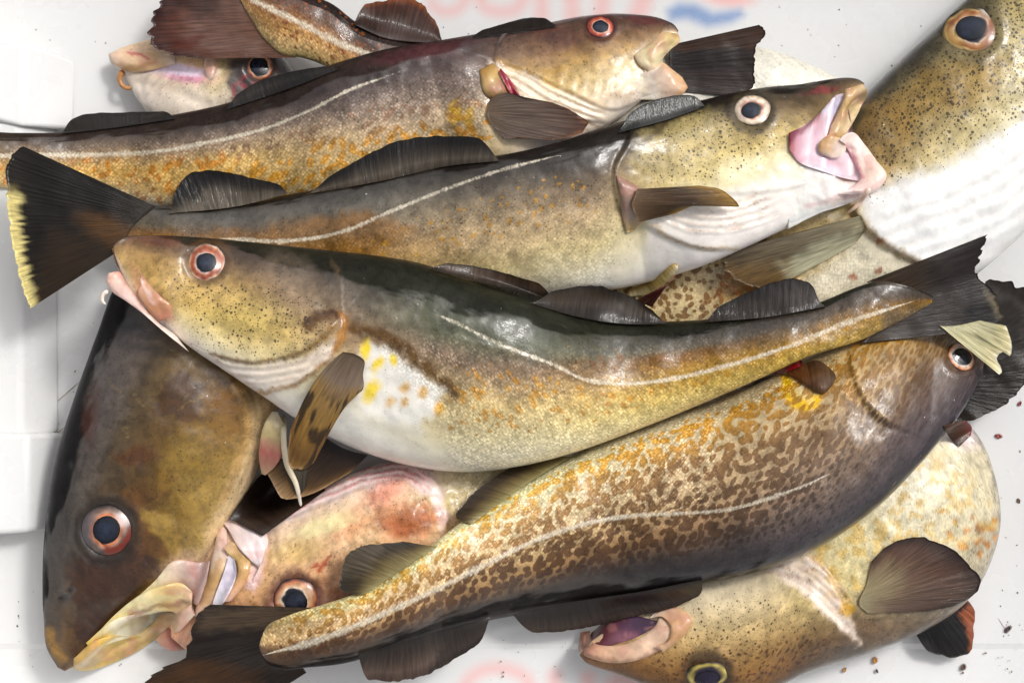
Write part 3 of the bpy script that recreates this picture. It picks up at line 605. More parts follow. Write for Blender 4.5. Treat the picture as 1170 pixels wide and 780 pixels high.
eye(E, 297, 77, 15, 10.5, (-1, -2), [(0, (20, 24, 34)), (.62, (20, 24, 34)), (.68, (236, 196, 170)), (.8, (222, 140, 100)), (.92, (150, 80, 60)), (1, (60, 44, 40))])

# ---- D: brown tail at the top left
Dd = cod("brown cod at the top edge whose frayed reddish tail fin lies over the pale head", 600, 90)
skD = skin_mat("cod_skin_amber", warp=4, fleck=1.1)
def pD(p):
    p.grad([(250, [(0, (92, 60, 46)), (.4, (128, 92, 60)), (.6, (160, 122, 76)), (1, (150, 128, 84))]), (340, [(0, (62, 44, 38)), (.22, (86, 58, 44)), (.36, (122, 82, 48)), (.6, (164, 122, 72)), (.85, (190, 158, 110)), (1, (190, 172, 120))]), (420, [(0, (50, 38, 34)), (.3, (74, 54, 44)), (.6, (160, 118, 74)), (1, (190, 165, 120))]), (700, [(0, (90, 80, 70)), (1, (200, 195, 180))]), (860, [(0, (214, 210, 196)), (1, (222, 218, 206))])])
    p.band([(250, -.1), (310, .05), (372, .16), (500, .2), (600, -.2)], c=(34, 27, 25))
    p.lid(297, 77, 15, (52, 34, 34))
    p.sf = p.spots(9, 3.0, drop=.25, seed=2)
    p.scol[:] = lin((120, 66, 24)); p.set('sm', p.poly([(270, -20), (440, 0), (460, 120), (330, 60)], 10), .8); p.set('fl', p.poly([(262, -20), (440, 20), (460, 120), (300, 64)], 8), .95); p.set('fl', p.x > 800, .25); p.set('sp', p.x > 800, .12)
    p.lateral([(276, -6), (305, 8), (340, 25), (380, 46), (425, 64), (470, 84)], 3.6, 4.2); p.lat[p.x > 500] = 1
bD = body(Dd, [(272, -14, 276, 4), (282, -20, 298, 40), (302, -19, 322, 62), (336, -11, 344, 66), (378, 4, 372, 76), (410, 27, 400, 94), (470, 42, 450, 125), (560, 55, 530, 165), (660, 60, 650, 195), (760, 56, 770, 200), (830, 50, 850, 190), (880, 57, 900, 170), (930, 76, 940, 150), (985, 104, 988, 125)], pD, skD, z=[(0, .050), (.2, .047), (.45, .035), (1, .035)], kth=.24, klow=.12, thm=[(0, .45), (.1, .9), (.4, 1), (1, .9)], feats=[f_noise(30, 2)], gill=[(800, 20), (800, 230)])
fin(Dd, [(300, -24), (312, 20), (338, 66)], [(205, -40), (184, -6), (170, 18), (163, 42), (168, 54), (188, 62), (222, 67)], [(0, (110, 70, 50)), (.3, (112, 84, 74)), (.6, (120, 92, 84)), (.8, (96, 56, 44)), (.93, (70, 32, 26)), (1, (44, 20, 18))], 'tail_fin', zb=.050, zt=.050, rays=26, rag=.07, amp=.9, pre=True, wave=6, seed=3,
    paint=lambda p: (p.mix(p.ell(212, 50, 18, 8, -20, .5, .4), (92, 36, 14), .75), p.mix(p.poly([(196, -30), (260, -30), (250, 22), (196, 12)], 10, 8), (48, 34, 36), .6), p.mix(p.line([(240, 64), (320, 66)], 5, 4), (96, 54, 22), .6)))
fin(Dd, [(404, 28), (440, 44), (508, 50)], [(402, 8), (440, -3), (472, -5), (492, 14), (509, 46)], [(0, (54, 40, 36)), (.4, (66, 48, 42)), (.75, (84, 44, 26)), (.93, (150, 84, 34)), (1, (190, 120, 60))], 'dorsal_fin', zb=.048, zt=.050, rays=22, rag=.10, amp=1.2, wave=4, seed=4, paint=lambda p: p.mix(p.poly([(470, 12), (500, 20), (512, 52), (440, 50), (430, 24)], 8, 6), (96, 78, 76), .5))
fin(E, [(764, 52), (765, 75), (762, 104)], [(870, 28), (876, 34), (876, 42), (867, 52), (864, 75), (862, 100), (846, 110)], [(0, (30, 22, 18)), (.5, (34, 26, 22)), (1, (40, 26, 18))], 'tail_fin', zb=.052, zt=.056, rays=34, rag=.035, amp=1.3, seed=5, wave=3,
    paint=lambda p: (p.mix(p.poly([(760, 38), (868, 26), (882, 40), (868, 54), (760, 60)], 3, 3), (66, 38, 14), .9), p.mix(p.poly([(772, 82), (860, 82), (858, 110), (772, 110)], 8, 5), (66, 52, 48), .5)))

# ---- F: big head at the upper right
Ff = cod("large white-throated cod at the upper right, its big golden eye near the corner", 1090, 200)
skF = skin_mat("cod_skin_sand", warp=6, spc=8., spcol=(46, 36, 22))
def pF(p):
    p.grad([(-200, [(0, (60, 54, 40)), (.1, (96, 88, 62)), (.25, (176, 160, 104)), (.5, (205, 192, 150)), (.8, (240, 238, 232)), (1, (244, 243, 240))]), (60, [(0, (50, 46, 38)), (.08, (84, 76, 54)), (.2, (152, 136, 94)), (.5, (200, 188, 150)), (.75, (240, 238, 230)), (1, (244, 243, 240))]), (160, [(0, (48, 44, 38)), (.1, (98, 88, 64)), (.3, (146, 126, 86)), (.5, (192, 178, 136)), (.7, (236, 232, 220)), (1, (244, 243, 240))]), (290, [(0, (70, 64, 54)), (.3, (170, 150, 100)), (.6, (226, 218, 194)), (1, (238, 236, 228))]), (400, [(0, (90, 70, 40)), (.3, (200, 182, 140)), (1, (225, 218, 200))])], key='y', wob=.05, ws=50)
    p.mix(p.poly([(1040, 90), (1100, 62), (1150, 70), (1130, 110), (1060, 140), (1020, 150), (1010, 120)], 14, 14, 24), (132, 100, 42), .5)
    p.mix(p.poly([(985, 120), (1030, 110), (1040, 160), (1000, 230), (975, 240)], 14, 10, 20), (140, 112, 66), .45)
    p.mix(p.poly([(965, 150), (1000, 140), (1000, 190), (985, 225), (960, 210)], 8, 6), (92, 70, 40), .6)  # shadow under the overlapping snout painted into the skin colour
    p.mix(p.poly([(980, 228), (1020, 205), (1090, 190), (1180, 130), (1300, 130), (1300, 300), (1090, 350), (1050, 310), (1010, 285), (985, 262)], 14, 6), (243, 242, 239), .95)
    p.mix(p.poly([(978, 250), (1010, 280), (1048, 300), (1066, 312), (960, 400), (640, 480), (640, 300), (900, 230)], 5), (226, 216, 190), .95); p.mix(p.poly([(640, 300), (880, 240), (985, 250), (960, 285), (900, 335), (820, 400), (640, 470)], 16, 12), (188, 162, 106), .8)
    p.mix(p.line([(972, 240), (988, 262), (1016, 284), (1050, 302), (1070, 316)], 5, 4), (150, 122, 78), .75)
    p.mix(p.poly([(700, 330), (800, 290), (870, 290), (900, 330), (800, 400), (700, 400)], 14, 8), (206, 186, 146), .7)
    p.lid(1109, 35, 30, (84, 76, 56), .6)
    p.stripes([(985, 245), (1030, 232), (1090, 212), (1150, 175), (1190, 140)], 5, 19, (222, 212, 200), .22, 1, 2.6)
    p.sf = p.spots(10, 3.5, drop=.12, seed=3)
    p.scol[:] = lin((112, 74, 26)); p.set('sm', p.poly([(690, 300), (880, 260), (930, 330), (860, 400), (690, 440)], 16), .95)
    p.smix(p.ell(870, 320, 50, 24, -20, .6), (190, 118, 12)); p.mix(p.ell(862, 318, 40, 16, -20, .6, .3), (188, 122, 24), .75)
    for cx, cy in ((1005, 277), (1005, 311), (975, 315)): p.mix(p.ell(cx, cy, 4.5, 4, 0, .4, .2), (146, 72, 32), .8)
    p.set('sp', p.poly([(985, 110), (1170, -60), (1250, 0), (1170, 150), (1090, 190), (985, 240)], 30), .8); p.set('sp', p.poly([(985, 110), (1170, -60), (1230, 20), (1170, 130), (1060, 170), (985, 225)], 26), 1.25)
    p.set('fl', p.poly([(660, 300), (960, 250), (1040, 330), (700, 460)], 10), .5); p.gl[:] = .75
bF = body(Ff, [(1268, -110, 1300, -80), (1215, -90, 1310, 10), (1150, -43, 1285, 105), (1100, 3, 1235, 185), (1060, 40, 1195, 238), (1020, 77, 1160, 275), (985, 112, 1125, 306), (945, 148, 1085, 335), (900, 185, 1040, 370), (840, 230, 970, 405), (770, 280, 880, 430), (700, 320, 780, 440), (630, 360, 700, 430)], pF, skF, kth=.25, klow=.15, z=[(0, .045), (.5, .045), (.75, .035), (1, .025)], thm=[(0, .8), (.15, 1), (.5, 1.), (.62, .72), (.8, .5), (1, .3)],
     feats=[f_step([(950, 215), (972, 240), (988, 262), (1016, 284), (1050, 302), (1080, 320)], 9, 60, 4, -1), f_eye(1109, 35, 30), f_folds([(985, 245), (1030, 232), (1090, 212), (1150, 175), (1190, 140)], 5, 17, 1.1, 1), f_noise(26, 3.2), f_ell(986, 298, 7, 4, -10, -3), f_line([(1000, 222), (1080, 195), (1165, 140)], 5, -2)],
     gill=[(900, 140), (950, 215), (972, 240), (988, 262), (1016, 284), (1050, 302), (1110, 350)])
eye(Ff, 1109, 35, 29.5, 16.5, (-1, -2), [(0, (24, 28, 40)), (.52, (24, 28, 40)), (.57, (235, 205, 180)), (.66, (190, 140, 96)), (.8, (150, 88, 46)), (.9, (206, 176, 116)), (1, (80, 66, 44))], asp=.86, ang=-12, tiltf=.6, paint=lambda p: (p.mix(p.ell(1132, 38, 7, 16, 10, .6, .3), (120, 56, 24), .8), p.mix(p.ell(1088, 44, 10, 10, 0, .7, .3), (196, 160, 84), .6), p.mix(p.ell(1128, 14, 10, 6, 30, .7), (206, 196, 184), .7)))
fin(Ff, [(984, 246), (988, 262), (978, 278)], [(842, 284), (820, 302), (838, 322), (876, 334)], [(0, (150, 140, 110)), (.25, (128, 120, 96)), (.6, (112, 102, 82)), (1, (84, 72, 52))], 'pectoral_fin', rays=20, rag=.05, off=1.6, thick=1.2, amp=.9, seed=6, paint=lambda p: (p.mix(p.poly([(980, 262), (975, 285), (900, 325), (890, 300)], 8, 5), (196, 192, 160), .8), p.mix(p.poly([(900, 300), (826, 306), (850, 335), (905, 326)], 14, 14, 9), (140, 108, 54), .45)))

# ---- H: pink head at the bottom centre
Hh = cod("pinkish cod head at the lower centre with a red patch on its cheek", 450, 620)
skH = skin_mat("cod_skin_pink", warp=3, spc=9)
def pH(p):
    p.grad([(200, [(0, (222, 186, 160)), (1, (196, 140, 110))]), (280, [(0, (226, 204, 190)), (.3, (206, 172, 128)), (.6, (160, 118, 84)), (1, (96, 70, 62))]), (380, [(0, (228, 204, 190)), (.22, (214, 186, 150)), (.5, (186, 142, 106)), (.7, (130, 92, 76)), (1, (80, 60, 56))]), (470, [(0, (230, 212, 200)), (.3, (216, 196, 150)), (.5, (206, 164, 130)), (.75, (120, 96, 80)), (1, (70, 60, 54))]), (560, [(0, (200, 186, 150)), (.4, (196, 180, 140)), (1, (90, 80, 64))]), (1100, [(0, (90, 70, 50)), (1, (50, 40, 34))])])
    p.mix(p.poly([(298, 598), (330, 580), (420, 534), (440, 524), (484, 532), (504, 556), (512, 590), (505, 606), (490, 568), (460, 548), (420, 556), (360, 580), (300, 608)], 5, 4), (236, 216, 212), .85)
    p.mix(p.ell(462, 588, 34, 22, -18, .45, .35, 18), (176, 92, 62), .6); p.mix(p.ell(440, 562, 30, 14, -25, .7, .3), (208, 110, 96), .6); p.mix(p.ell(400, 600, 24, 14, -20, .7, .3), (208, 130, 90), .5)
    p.mix(p.ell(370, 600, 30, 10, -15, .6, .3), (232, 220, 170), .8); p.mix(p.ell(340, 630, 26, 12, -10, .7, .3), (210, 180, 116), .5)
    p.mix(p.line([(300, 610), (296, 640), (288, 668)], 7, 4), (214, 190, 204), .5)
    p.mix(p.line([(358, 648), (374, 640), (364, 652), (378, 632)], 1.6, 1.4), (150, 36, 22), .8)
    p.lid(338, 685, 25, (84, 44, 46))
    p.stripes([(296, 606), (360, 578), (420, 553), (462, 546), (494, 570)], 4, 7, (206, 130, 130), .75, -1); p.mix(p.ell(470, 598, 34, 18, -10, .5, .35, 14), (156, 78, 46), .6)
    p.sf = p.spots(8.5, 2.9, seed=4)
    p.scol[:] = lin((112, 58, 52)); p.set('sm', p.poly([(308, 640), (350, 620), (420, 630), (420, 700), (300, 690)], 12), .55)
    p.set('sp', p.ell(440, 590, 90, 50), .4); p.set('fl', p.x > 515, .5); p.gl[:] = .8
bH = body(Hh, [(196, 708, 196, 728), (222, 655, 218, 745), (254, 596, 255, 752), (296, 590, 300, 760), (350, 566, 360, 755), (420, 533, 440, 735), (480, 520, 520, 712), (540, 505, 590, 680), (640, 470, 680, 640), (760, 435, 800, 590), (880, 410, 910, 540), (1000, 400, 1010, 500), (1060, 410, 1062, 470)], pH, skH, kth=.27, klow=.14, z=[(0, .030), (.3, .032), (.5, .020), (1, .018)], thm=[(0, .8), (.12, .95), (.3, 1), (.45, .7), (.6, .4), (1, .35)],
     feats=[f_eye(338, 685, 26), f_step([(430, 520), (485, 535), (504, 558), (513, 590), (508, 612), (515, 650)], 8, 45, 3, 1), f_step([(300, 604), (360, 580), (420, 556), (460, 549), (490, 572), (497, 605)], 5, 40, 2.5, 1), f_folds([(300, 604), (360, 578), (420, 553), (462, 546), (494, 570)], 4, 8, 1.6, -1), f_noise(22, 8), f_noise(9, 3, 5), f_ell(462, 588, 32, 20, -18, 3), f_line([(303, 598), (305, 640), (292, 665)], 3, -3)],
     gill=[(420, 480), (485, 535), (504, 558), (513, 590), (508, 612), (530, 690), (560, 740)])
pad(Hh, [(250, 594, 258, 596), (247, 614, 260, 616), (242, 638, 262, 640), (234, 660, 252, 662), (226, 682, 246, 684), (222, 704, 238, 706)], [(0, (224, 186, 170)), (.35, (230, 206, 186)), (.6, (206, 166, 110)), (1, (226, 190, 170))], 'lower_lip', th=.26, off=3, paint=lambda p: p.mix(p.line([(252, 640), (242, 664), (232, 690)], 3, 4), (190, 140, 76), .6))
pad(Hh, [(255, 626, 262, 619), (262, 634, 281, 620), (270, 642, 286, 632), (271, 656, 285, 654), (263, 673, 278, 669), (254, 688, 264, 686)], [(0, (224, 190, 150)), (.3, (196, 160, 96)), (.7, (206, 160, 116)), (1, (222, 176, 156))], 'upper_lip', th=.24, off=6, paint=lambda p: p.mix(p.line([(268, 625), (282, 640), (280, 660)], 3, 4), (176, 130, 66), .5))
pad(Hh, [(252, 594, 262, 606), (270, 590, 270, 622), (296, 592, 286, 640), (306, 616, 296, 650), (303, 636, 288, 664)], [(0, (226, 200, 190)), (.5, (230, 214, 212)), (1, (234, 218, 214))], 'mouth_lining', th=.16, off=3)
pad(Hh, [(261, 634, 268, 638), (255, 655, 270, 656), (247, 676, 263, 676), (240, 698, 252, 694)], [(0, (214, 204, 212)), (.5, (222, 214, 222)), (1, (230, 220, 222))], 'tongue', th=.16, off=3, paint=lambda p: p.mix(p.line([(266, 650), (256, 680)], 2, 3), (180, 160, 190), .5))
eye(Hh, 338, 685, 25, 13, (1, 2), [(0, (22, 26, 38)), (.50, (22, 26, 38)), (.56, (240, 214, 190)), (.7, (226, 176, 130)), (.85, (196, 120, 80)), (.93, (110, 60, 50)), (1, (60, 40, 44))])

# ---- J: curled cod at the bottom right
J = cod("curled cod at the bottom right with gaping mouth, spread pectoral fin and orange-dotted flank", 900, 690)
skJ = skin_mat("cod_skin_brown", warp=4, spc=9, spcol=(60, 36, 20), fleck=.9)
def pJ(p):
    hd = [(0, (56, 40, 28)), (.12, (104, 72, 40)), (.3, (134, 104, 66)), (.5, (186, 162, 118)), (.75, (216, 200, 168)), (1, (224, 212, 192))]
    p.grad([(660, [(0, (96, 66, 44)), (.4, (160, 120, 84)), (1, (214, 180, 150))]), (760, hd), (880, hd), (960, [(0, (60, 54, 48)), (.2, (96, 76, 56)), (.45, (206, 190, 140)), (1, (224, 214, 180))]), (1040, [(0, (70, 64, 58)), (.12, (110, 96, 76)), (.3, (186, 172, 138)), (.6, (212, 204, 178)), (1, (222, 216, 198))]), (1130, [(0, (150, 142, 128)), (.12, (196, 186, 160)), (.5, (224, 216, 186)), (1, (232, 228, 214))])], wob=.05, ws=50)
    p.mix(p.poly([(874, 648), (900, 628), (930, 634), (952, 662), (966, 690), (984, 736), (940, 700), (915, 674)], 4), (236, 220, 206), .85)
    p.mix(p.line([(929, 636), (950, 660), (963, 690)], 4, 4), (120, 84, 50), .6); p.mix(p.ell(966, 695, 8, 8, 0, .5), (200, 150, 10), .8)
    p.mix(p.poly([(966, 700), (1010, 706), (1090, 700), (1120, 670), (1100, 700), (1000, 742), (985, 738)], 10, 6), (104, 84, 64), .7)
    p.mix(p.ell(1095, 497, 24, 14, 25, .5, .2), (222, 208, 212), .7)
    p.lid(808, 771, 23)
    p.stripes([(868, 652), (900, 660), (925, 676), (957, 708)], 4, 8, (190, 160, 140), .7, -1)
    p.sf = p.spots(7.5, 2.5, drop=.15, seed=5)
    p.scol[:] = lin((72, 42, 18)); p.set('sm', p.poly([(720, 745), (800, 728), (900, 716), (960, 720), (985, 745), (900, 790), (760, 800)], 24), .9); p.set('sm', p.poly([(975, 712), (1050, 708), (1090, 716), (1010, 742)], 8), .6)
    for k, (cx, cy, a) in enumerate(((1077, 584, 4), (1106, 606, 5), (1122, 605, 5), (1101, 623, 6), (1118, 619, 5), (1130, 602, 4.5), (1136, 594, 4.5), (1120, 634, 5), (1116, 602, 5), (1127, 622, 4.5), (1084, 610, 4.5), (1110, 590, 3.5), (1137, 614, 4), (1090, 596, 3.5))): p.mix(p.ell(cx, cy, a * .75, a * .95, 20 + 13 * k, .45, .3, 5), (176, 112, 40), .75)
    p.set('sp', p.poly([(740, 690), (860, 670), (950, 700), (960, 750), (740, 770)], 20), .85)
    p.set('fl', p.poly([(900, 620), (1000, 520), (1150, 480), (1160, 640), (1060, 720), (960, 690)], 14), .38); p.gl[:] = .7
    p.col *= (1 + .55 * (fbm(p.x, p.y, 7, 3, 2) - .5) * (p.x > 900))[:, None]
    p.mix(p.poly([(900, 620), (1000, 520), (1090, 520), (1140, 600), (1060, 640), (960, 690)], 20) * ss(.52, .62, fbm(p.x, p.y, 8, 6, 2)), (196, 160, 80), .6)
bJ = body(J, [(662, 748, 676, 732), (672, 758, 712, 706), (700, 768, 742, 690), (745, 785, 778, 664), (800, 800, 830, 640), (860, 797, 876, 615), (920, 768, 910, 575), (985, 747, 935, 545), (1055, 720, 960, 520), (1112, 676, 985, 497), (1142, 600, 1000, 478), (1134, 535, 1005, 462), (1110, 488, 1000, 440), (1060, 455, 985, 420)], pJ, skJ, kth=.26, klow=.15, z=.030, thm=[(0, .7), (.1, .9), (.4, 1), (.75, .95), (.9, .55), (1, .4)],
     feats=[f_eye(808, 771, 24), f_step([(880, 610), (929, 639), (950, 662), (963, 690), (975, 715), (986, 742)], 8, 40, 3, 1), f_step([(868, 655), (895, 662), (921, 675), (955, 708), (983, 738)], 5, 40, 2.5, 1), f_folds([(868, 652), (900, 660), (925, 676), (957, 708)], 4, 8, 1.3, -1), f_noise(24, 3), f_ell(1096, 497, 14, 6, 30, -4)],
     gill=[(860, 560), (929, 639), (950, 662), (963, 690), (975, 715), (990, 750), (1000, 790)])
pad(J, [(668, 738, 676, 722), (690, 738, 694, 708), (715, 732, 720, 702), (738, 722, 748, 708), (752, 712, 756, 708)], [(0, (96, 40, 44)), (.3, (110, 60, 72)), (.6, (74, 46, 70)), (1, (50, 36, 58))], 'mouth_lining', th=-.12, off=1.5, paint=lambda p: p.mix(p.ell(716, 728, 16, 8, -15, .6, .3), (150, 96, 110), .6))  # shade of the mouth hollow is put into the dark purple lining colour
pad(J, [(674, 720, 663, 722), (677, 733, 662, 744), (690, 737, 682, 754), (712, 736, 712, 757), (732, 728, 740, 750), (748, 715, 766, 734), (754, 704, 782, 714)], [(0, (190, 136, 106)), (.3, (214, 172, 140)), (.7, (226, 192, 164)), (1, (220, 184, 156))], 'upper_lip', th=.26, off=1, paint=lambda p: p.mix(p.line([(661, 730), (668, 750), (690, 756), (716, 757), (742, 750), (768, 734)], 4, 4), (140, 92, 60), .75))
pad(J, [(742, 706, 750, 698), (756, 704, 770, 692), (766, 716, 790, 707), (764, 730, 783, 724), (748, 739, 758, 744)], [(0, (226, 196, 176)), (.4, (206, 160, 116)), (.7, (190, 146, 104)), (1, (214, 176, 146))], 'maxilla', th=.22, off=3)
eye(J, 808, 770, 24, 15, (0, 4), [(0, (34, 26, 44)), (.55, (40, 30, 48)), (.66, (120, 104, 56)), (.8, (190, 172, 92)), (.92, (150, 130, 60)), (1, (60, 44, 30))], asp=.62, ang=-6, pc=[(0, (40, 32, 54)), (.8, (34, 26, 44)), (1, (16, 12, 18))])
fin(J, [(1030, 690), (1060, 690), (1092, 672)], [(1046, 742), (1088, 752), (1108, 748), (1114, 715), (1117, 684)], [(0, (24, 22, 24)), (.7, (22, 20, 22)), (1, (30, 24, 22))], 'dorsal_fin', zb=.018, zt=.012, rays=16, rag=.05, pre=True, seed=7, wave=4, paint=lambda p: p.mix(p.poly([(1094, 700), (1130, 670), (1120, 745), (1108, 742), (1104, 715)], 3, 2), (168, 96, 62), .9))
fin(J, [(990, 668), (982, 690), (992, 700)], [(996, 640), (1015, 622), (1040, 612), (1064, 614), (1092, 628), (1114, 648), (1124, 664), (1112, 682), (1090, 692), (1060, 698), (1030, 699)], [(0, (160, 146, 112)), (.25, (134, 116, 92)), (.5, (112, 90, 76)), (.8, (92, 68, 58)), (1, (46, 32, 28))], 'pectoral_fin', rays=32, rag=.04, off=2.2, thick=1.3, amp=.8, seed=8, paint=lambda p: (p.mix(p.poly([(985, 660), (1010, 640), (1036, 650), (1020, 680), (990, 690)], 10, 8), (176, 166, 122), .3), p.mix(p.poly([(1000, 688), (1080, 670), (1120, 660), (1100, 694), (1020, 702)], 10, 6), (92, 80, 74), .5)))

# ---- G: big dark head at the lower left
G = cod("large dark olive cod at the lower left pointing down, with yellow lips", 190, 540)
skG = skin_mat("cod_skin_olive", warp=16, spc=14, spcol=(40, 26, 12), rough=.42)
def pG(p):
    p.grad([(240, [(0, (26, 25, 26)), (.12, (34, 31, 32)), (.4, (66, 54, 34)), (.6, (94, 70, 34)), (.85, (150, 116, 62)), (1, (196, 160, 116))]), (420, [(0, (28, 27, 28)), (.1, (32, 29, 30)), (.3, (70, 58, 44)), (.5, (92, 72, 40)), (.7, (96, 70, 30)), (.88, (128, 98, 52)), (.95, (176, 144, 100)), (1, (206, 174, 140))]), (540, [(0, (28, 27, 28)), (.12, (40, 36, 34)), (.3, (70, 58, 42)), (.5, (82, 58, 26)), (.75, (104, 78, 36)), (.92, (150, 122, 76)), (1, (206, 180, 150))]), (640, [(0, (38, 34, 32)), (.2, (54, 46, 40)), (.4, (58, 40, 22)), (.7, (84, 60, 28)), (.92, (150, 126, 74)), (1, (205, 184, 150))]), (760, [(0, (62, 46, 30)), (.3, (92, 70, 44)), (.6, (64, 42, 20)), (1, (120, 88, 40))])], key='y', wob=.06, ws=60)
    p.band([(330, .12), (420, .10), (520, .14), (600, .08), (680, .02), (760, -.1)], c=(18, 17, 18), key='y')
    p.mix(p.poly([(176, 452), (206, 424), (232, 440), (226, 470), (196, 480), (172, 470)], 3, 14, 16), (66, 42, 12), .85); p.mix(p.poly([(70, 640), (160, 620), (190, 640), (130, 720), (95, 745), (84, 700)], 4, 14, 22), (52, 30, 12), .8); p.mix(p.poly([(130, 560), (200, 530), (216, 580), (190, 640), (150, 620), (158, 585)], 4, 14, 18), (88, 58, 18), .7); p.mix(p.poly([(104, 440), (140, 380), (176, 372), (150, 440), (112, 540), (92, 600), (84, 560)], 5, 12, 24), (108, 98, 92), .3)  # last patch paints a lilac-grey sheen of reflected sky into the colour
    p.mix(p.poly([(130, 520), (165, 506), (186, 516), (176, 530), (150, 536), (132, 530)], 5, 8, 14), (80, 46, 18), .75); p.mix(p.poly([(98, 460), (112, 440), (114, 480), (104, 520), (94, 500)], 6, 5), (58, 30, 22), .7)
    p.mix(p.poly([(240, 440), (268, 430), (282, 460), (268, 520), (240, 545), (232, 500)], 10, 10, 20), (104, 68, 20), .6)
    p.mix(p.ell(226, 540, 40, 50, 20, .7, .4, 30), (150, 124, 60), .45)
    for k in range(16):
        r = np.random.default_rng(k); cx, cy = r.uniform(130, 260), r.uniform(410, 590); an = r.uniform(.4, 2.4); l = r.uniform(12, 34)
        p.mix(p.line([(cx, cy), (cx + l * math.cos(an) + r.uniform(-6, 6), cy - l * math.sin(an) * .6), (cx + 1.7 * l * math.cos(an), cy - l * math.sin(an))], .7, 1.), (160, 136, 84), r.uniform(.1, .35))
    p.mix(p.poly([(205, 640), (160, 590), (165, 582), (200, 590), (204, 600)], 3, 3, 8), (168, 140, 76), .45)
    p.mix(p.line([(300, 470), (292, 510), (270, 560), (245, 610)], 10, 8), (206, 180, 140), .65); p.mix(p.line([(268, 440), (282, 470), (276, 520), (256, 570)], 3, 3), (198, 160, 110), .6)
    p.mix(p.ell(210, 655, 26, 20, -30, .6, .2), (190, 160, 140), .7)
    p.lid(122, 605, 29, (34, 27, 20))
    p.scol[:] = lin((62, 36, 12)); p.set('sm', p.poly([(150, 430), (270, 430), (260, 540), (200, 620), (120, 700), (110, 560)], 20), .6); p.set('sp', p.poly([(150, 480), (250, 500), (200, 600), (130, 570)], 20), .45)
    p.mix(p.line([(56, 720), (62, 742), (72, 752)], 5, 5), (150, 112, 52), .6); p.mix(p.ell(74, 682, 6, 4, -30, .5), (24, 20, 20), .85); p.mix(p.ell(82, 674, 4, 3.4, -30, .5), (24, 20, 20), .8)
    p.gl[:] = 1.
bG = body(G, [(66, 762, 74, 766), (54, 742, 102, 752), (50, 712, 140, 716), (49, 675, 180, 684), (50, 630, 214, 664), (56, 575, 248, 622), (66, 520, 278, 572), (79, 475, 302, 520), (96, 425, 318, 470), (114, 375, 334, 425), (132, 325, 345, 380), (158, 280, 350, 330), (190, 250, 350, 290)], pG, skG, kth=.26, klow=.14, z=.035, thm=[(0, .75), (.12, .85), (.35, 1.), (.7, 1.), (.85, .7), (1, .4)],
     feats=[f_eye(122, 605, 30), f_noise(40, 4, 3), f_ell(200, 470, 40, 34, 30, 3, .9), f_step([(262, 420), (280, 462), (277, 515), (258, 565), (236, 612)], 5, 45, 4, 1), f_ell(74, 682, 6, 4, -30, -4), f_ell(82, 674, 4, 3.4, -30, -3), f_ell(80, 677, 12, 9, -30, 2.), f_folds([(268, 430), (288, 470), (282, 520), (262, 570)], 2, 9, 1.2, -1)],
     gill=[(90, 322), (220, 330), (350, 420)])
eye(G, 122, 605, 28.5, 16, (1, -1), [(0, (18, 22, 36)), (.50, (18, 22, 36)), (.545, (238, 168, 120)), (.60, (226, 120, 70)), (.68, (186, 150, 130)), (.8, (128, 104, 92)), (.9, (84, 66, 58)), (1, (34, 28, 26))], asp=.96, ang=-30, paint=lambda p: (p.mix(p.poly([(118, 624), (140, 618), (148, 600), (154, 606), (144, 632), (120, 634)], 3, 3, 8), (120, 36, 14), .85), p.mix(p.ell(142, 592, 10, 8, -40, .6, .3), (216, 196, 190), .8), p.mix(p.ell(100, 606, 9, 22, 10, .6, .2), (74, 66, 74), .7)))
pad(G, [(150, 688, 160, 700), (176, 664, 188, 694), (200, 640, 214, 684), (226, 642, 226, 690), (240, 640, 236, 664)], [(0, (206, 190, 120)), (.4, (222, 204, 168)), (.75, (196, 168, 158)), (1, (180, 150, 146))], 'mouth_lining', th=.16, off=3)
pad(G, [(112, 722, 116, 726), (132, 701, 140, 710), (160, 679, 167, 702), (188, 668, 194, 698), (208, 666, 208, 702), (220, 676, 219, 694)], [(0, (214, 186, 112)), (.3, (232, 216, 156)), (.55, (236, 222, 172)), (.8, (214, 180, 112)), (1, (228, 206, 166))], 'upper_lip', th=.24, off=5, paint=lambda p: (p.mix(p.line([(140, 704), (170, 686), (206, 682)], 2.5, 4), (232, 220, 160), .7), p.mix(p.line([(150, 702), (180, 692), (204, 690), (214, 686)], 2.5, 2.5), (130, 88, 30), .75)))
pad(G, [(98, 734, 106, 742), (128, 709, 134, 732), (156, 701, 166, 722), (184, 697, 186, 708)], [(0, (222, 186, 90)), (.4, (240, 232, 200)), (1, (240, 232, 208))], 'mouth_floor', th=.10, off=3, paint=lambda p: p.mix(p.line([(104, 736), (130, 720), (170, 704)], 2, 3), (226, 196, 100), .6))
pad(G, [(84, 752, 84, 764), (104, 734, 100, 766), (130, 726, 127, 758), (154, 726, 157, 744), (172, 713, 179, 729), (186, 700, 193, 719), (204, 697, 203, 722), (219, 690, 223, 702)], [(0, (190, 152, 84)), (.25, (222, 190, 104)), (.55, (206, 180, 124)), (.75, (206, 172, 130)), (1, (228, 200, 180))], 'lower_lip', th=.26, off=3, paint=lambda p: (p.mix(p.line([(100, 760), (128, 752), (158, 738), (180, 724)], 5, 5), (138, 108, 56), .6), p.mix(p.line([(104, 738), (132, 729), (154, 728)], 3, 3), (226, 180, 60), .7)))
pad(Hh, [(178, 730, 184, 738), (192, 716, 196, 743), (208, 712, 210, 742), (218, 716, 219, 738)], [(0, (206, 160, 136)), (.5, (186, 120, 104)), (1, (130, 90, 60))], 'snout_tip', th=.34, z=.02)
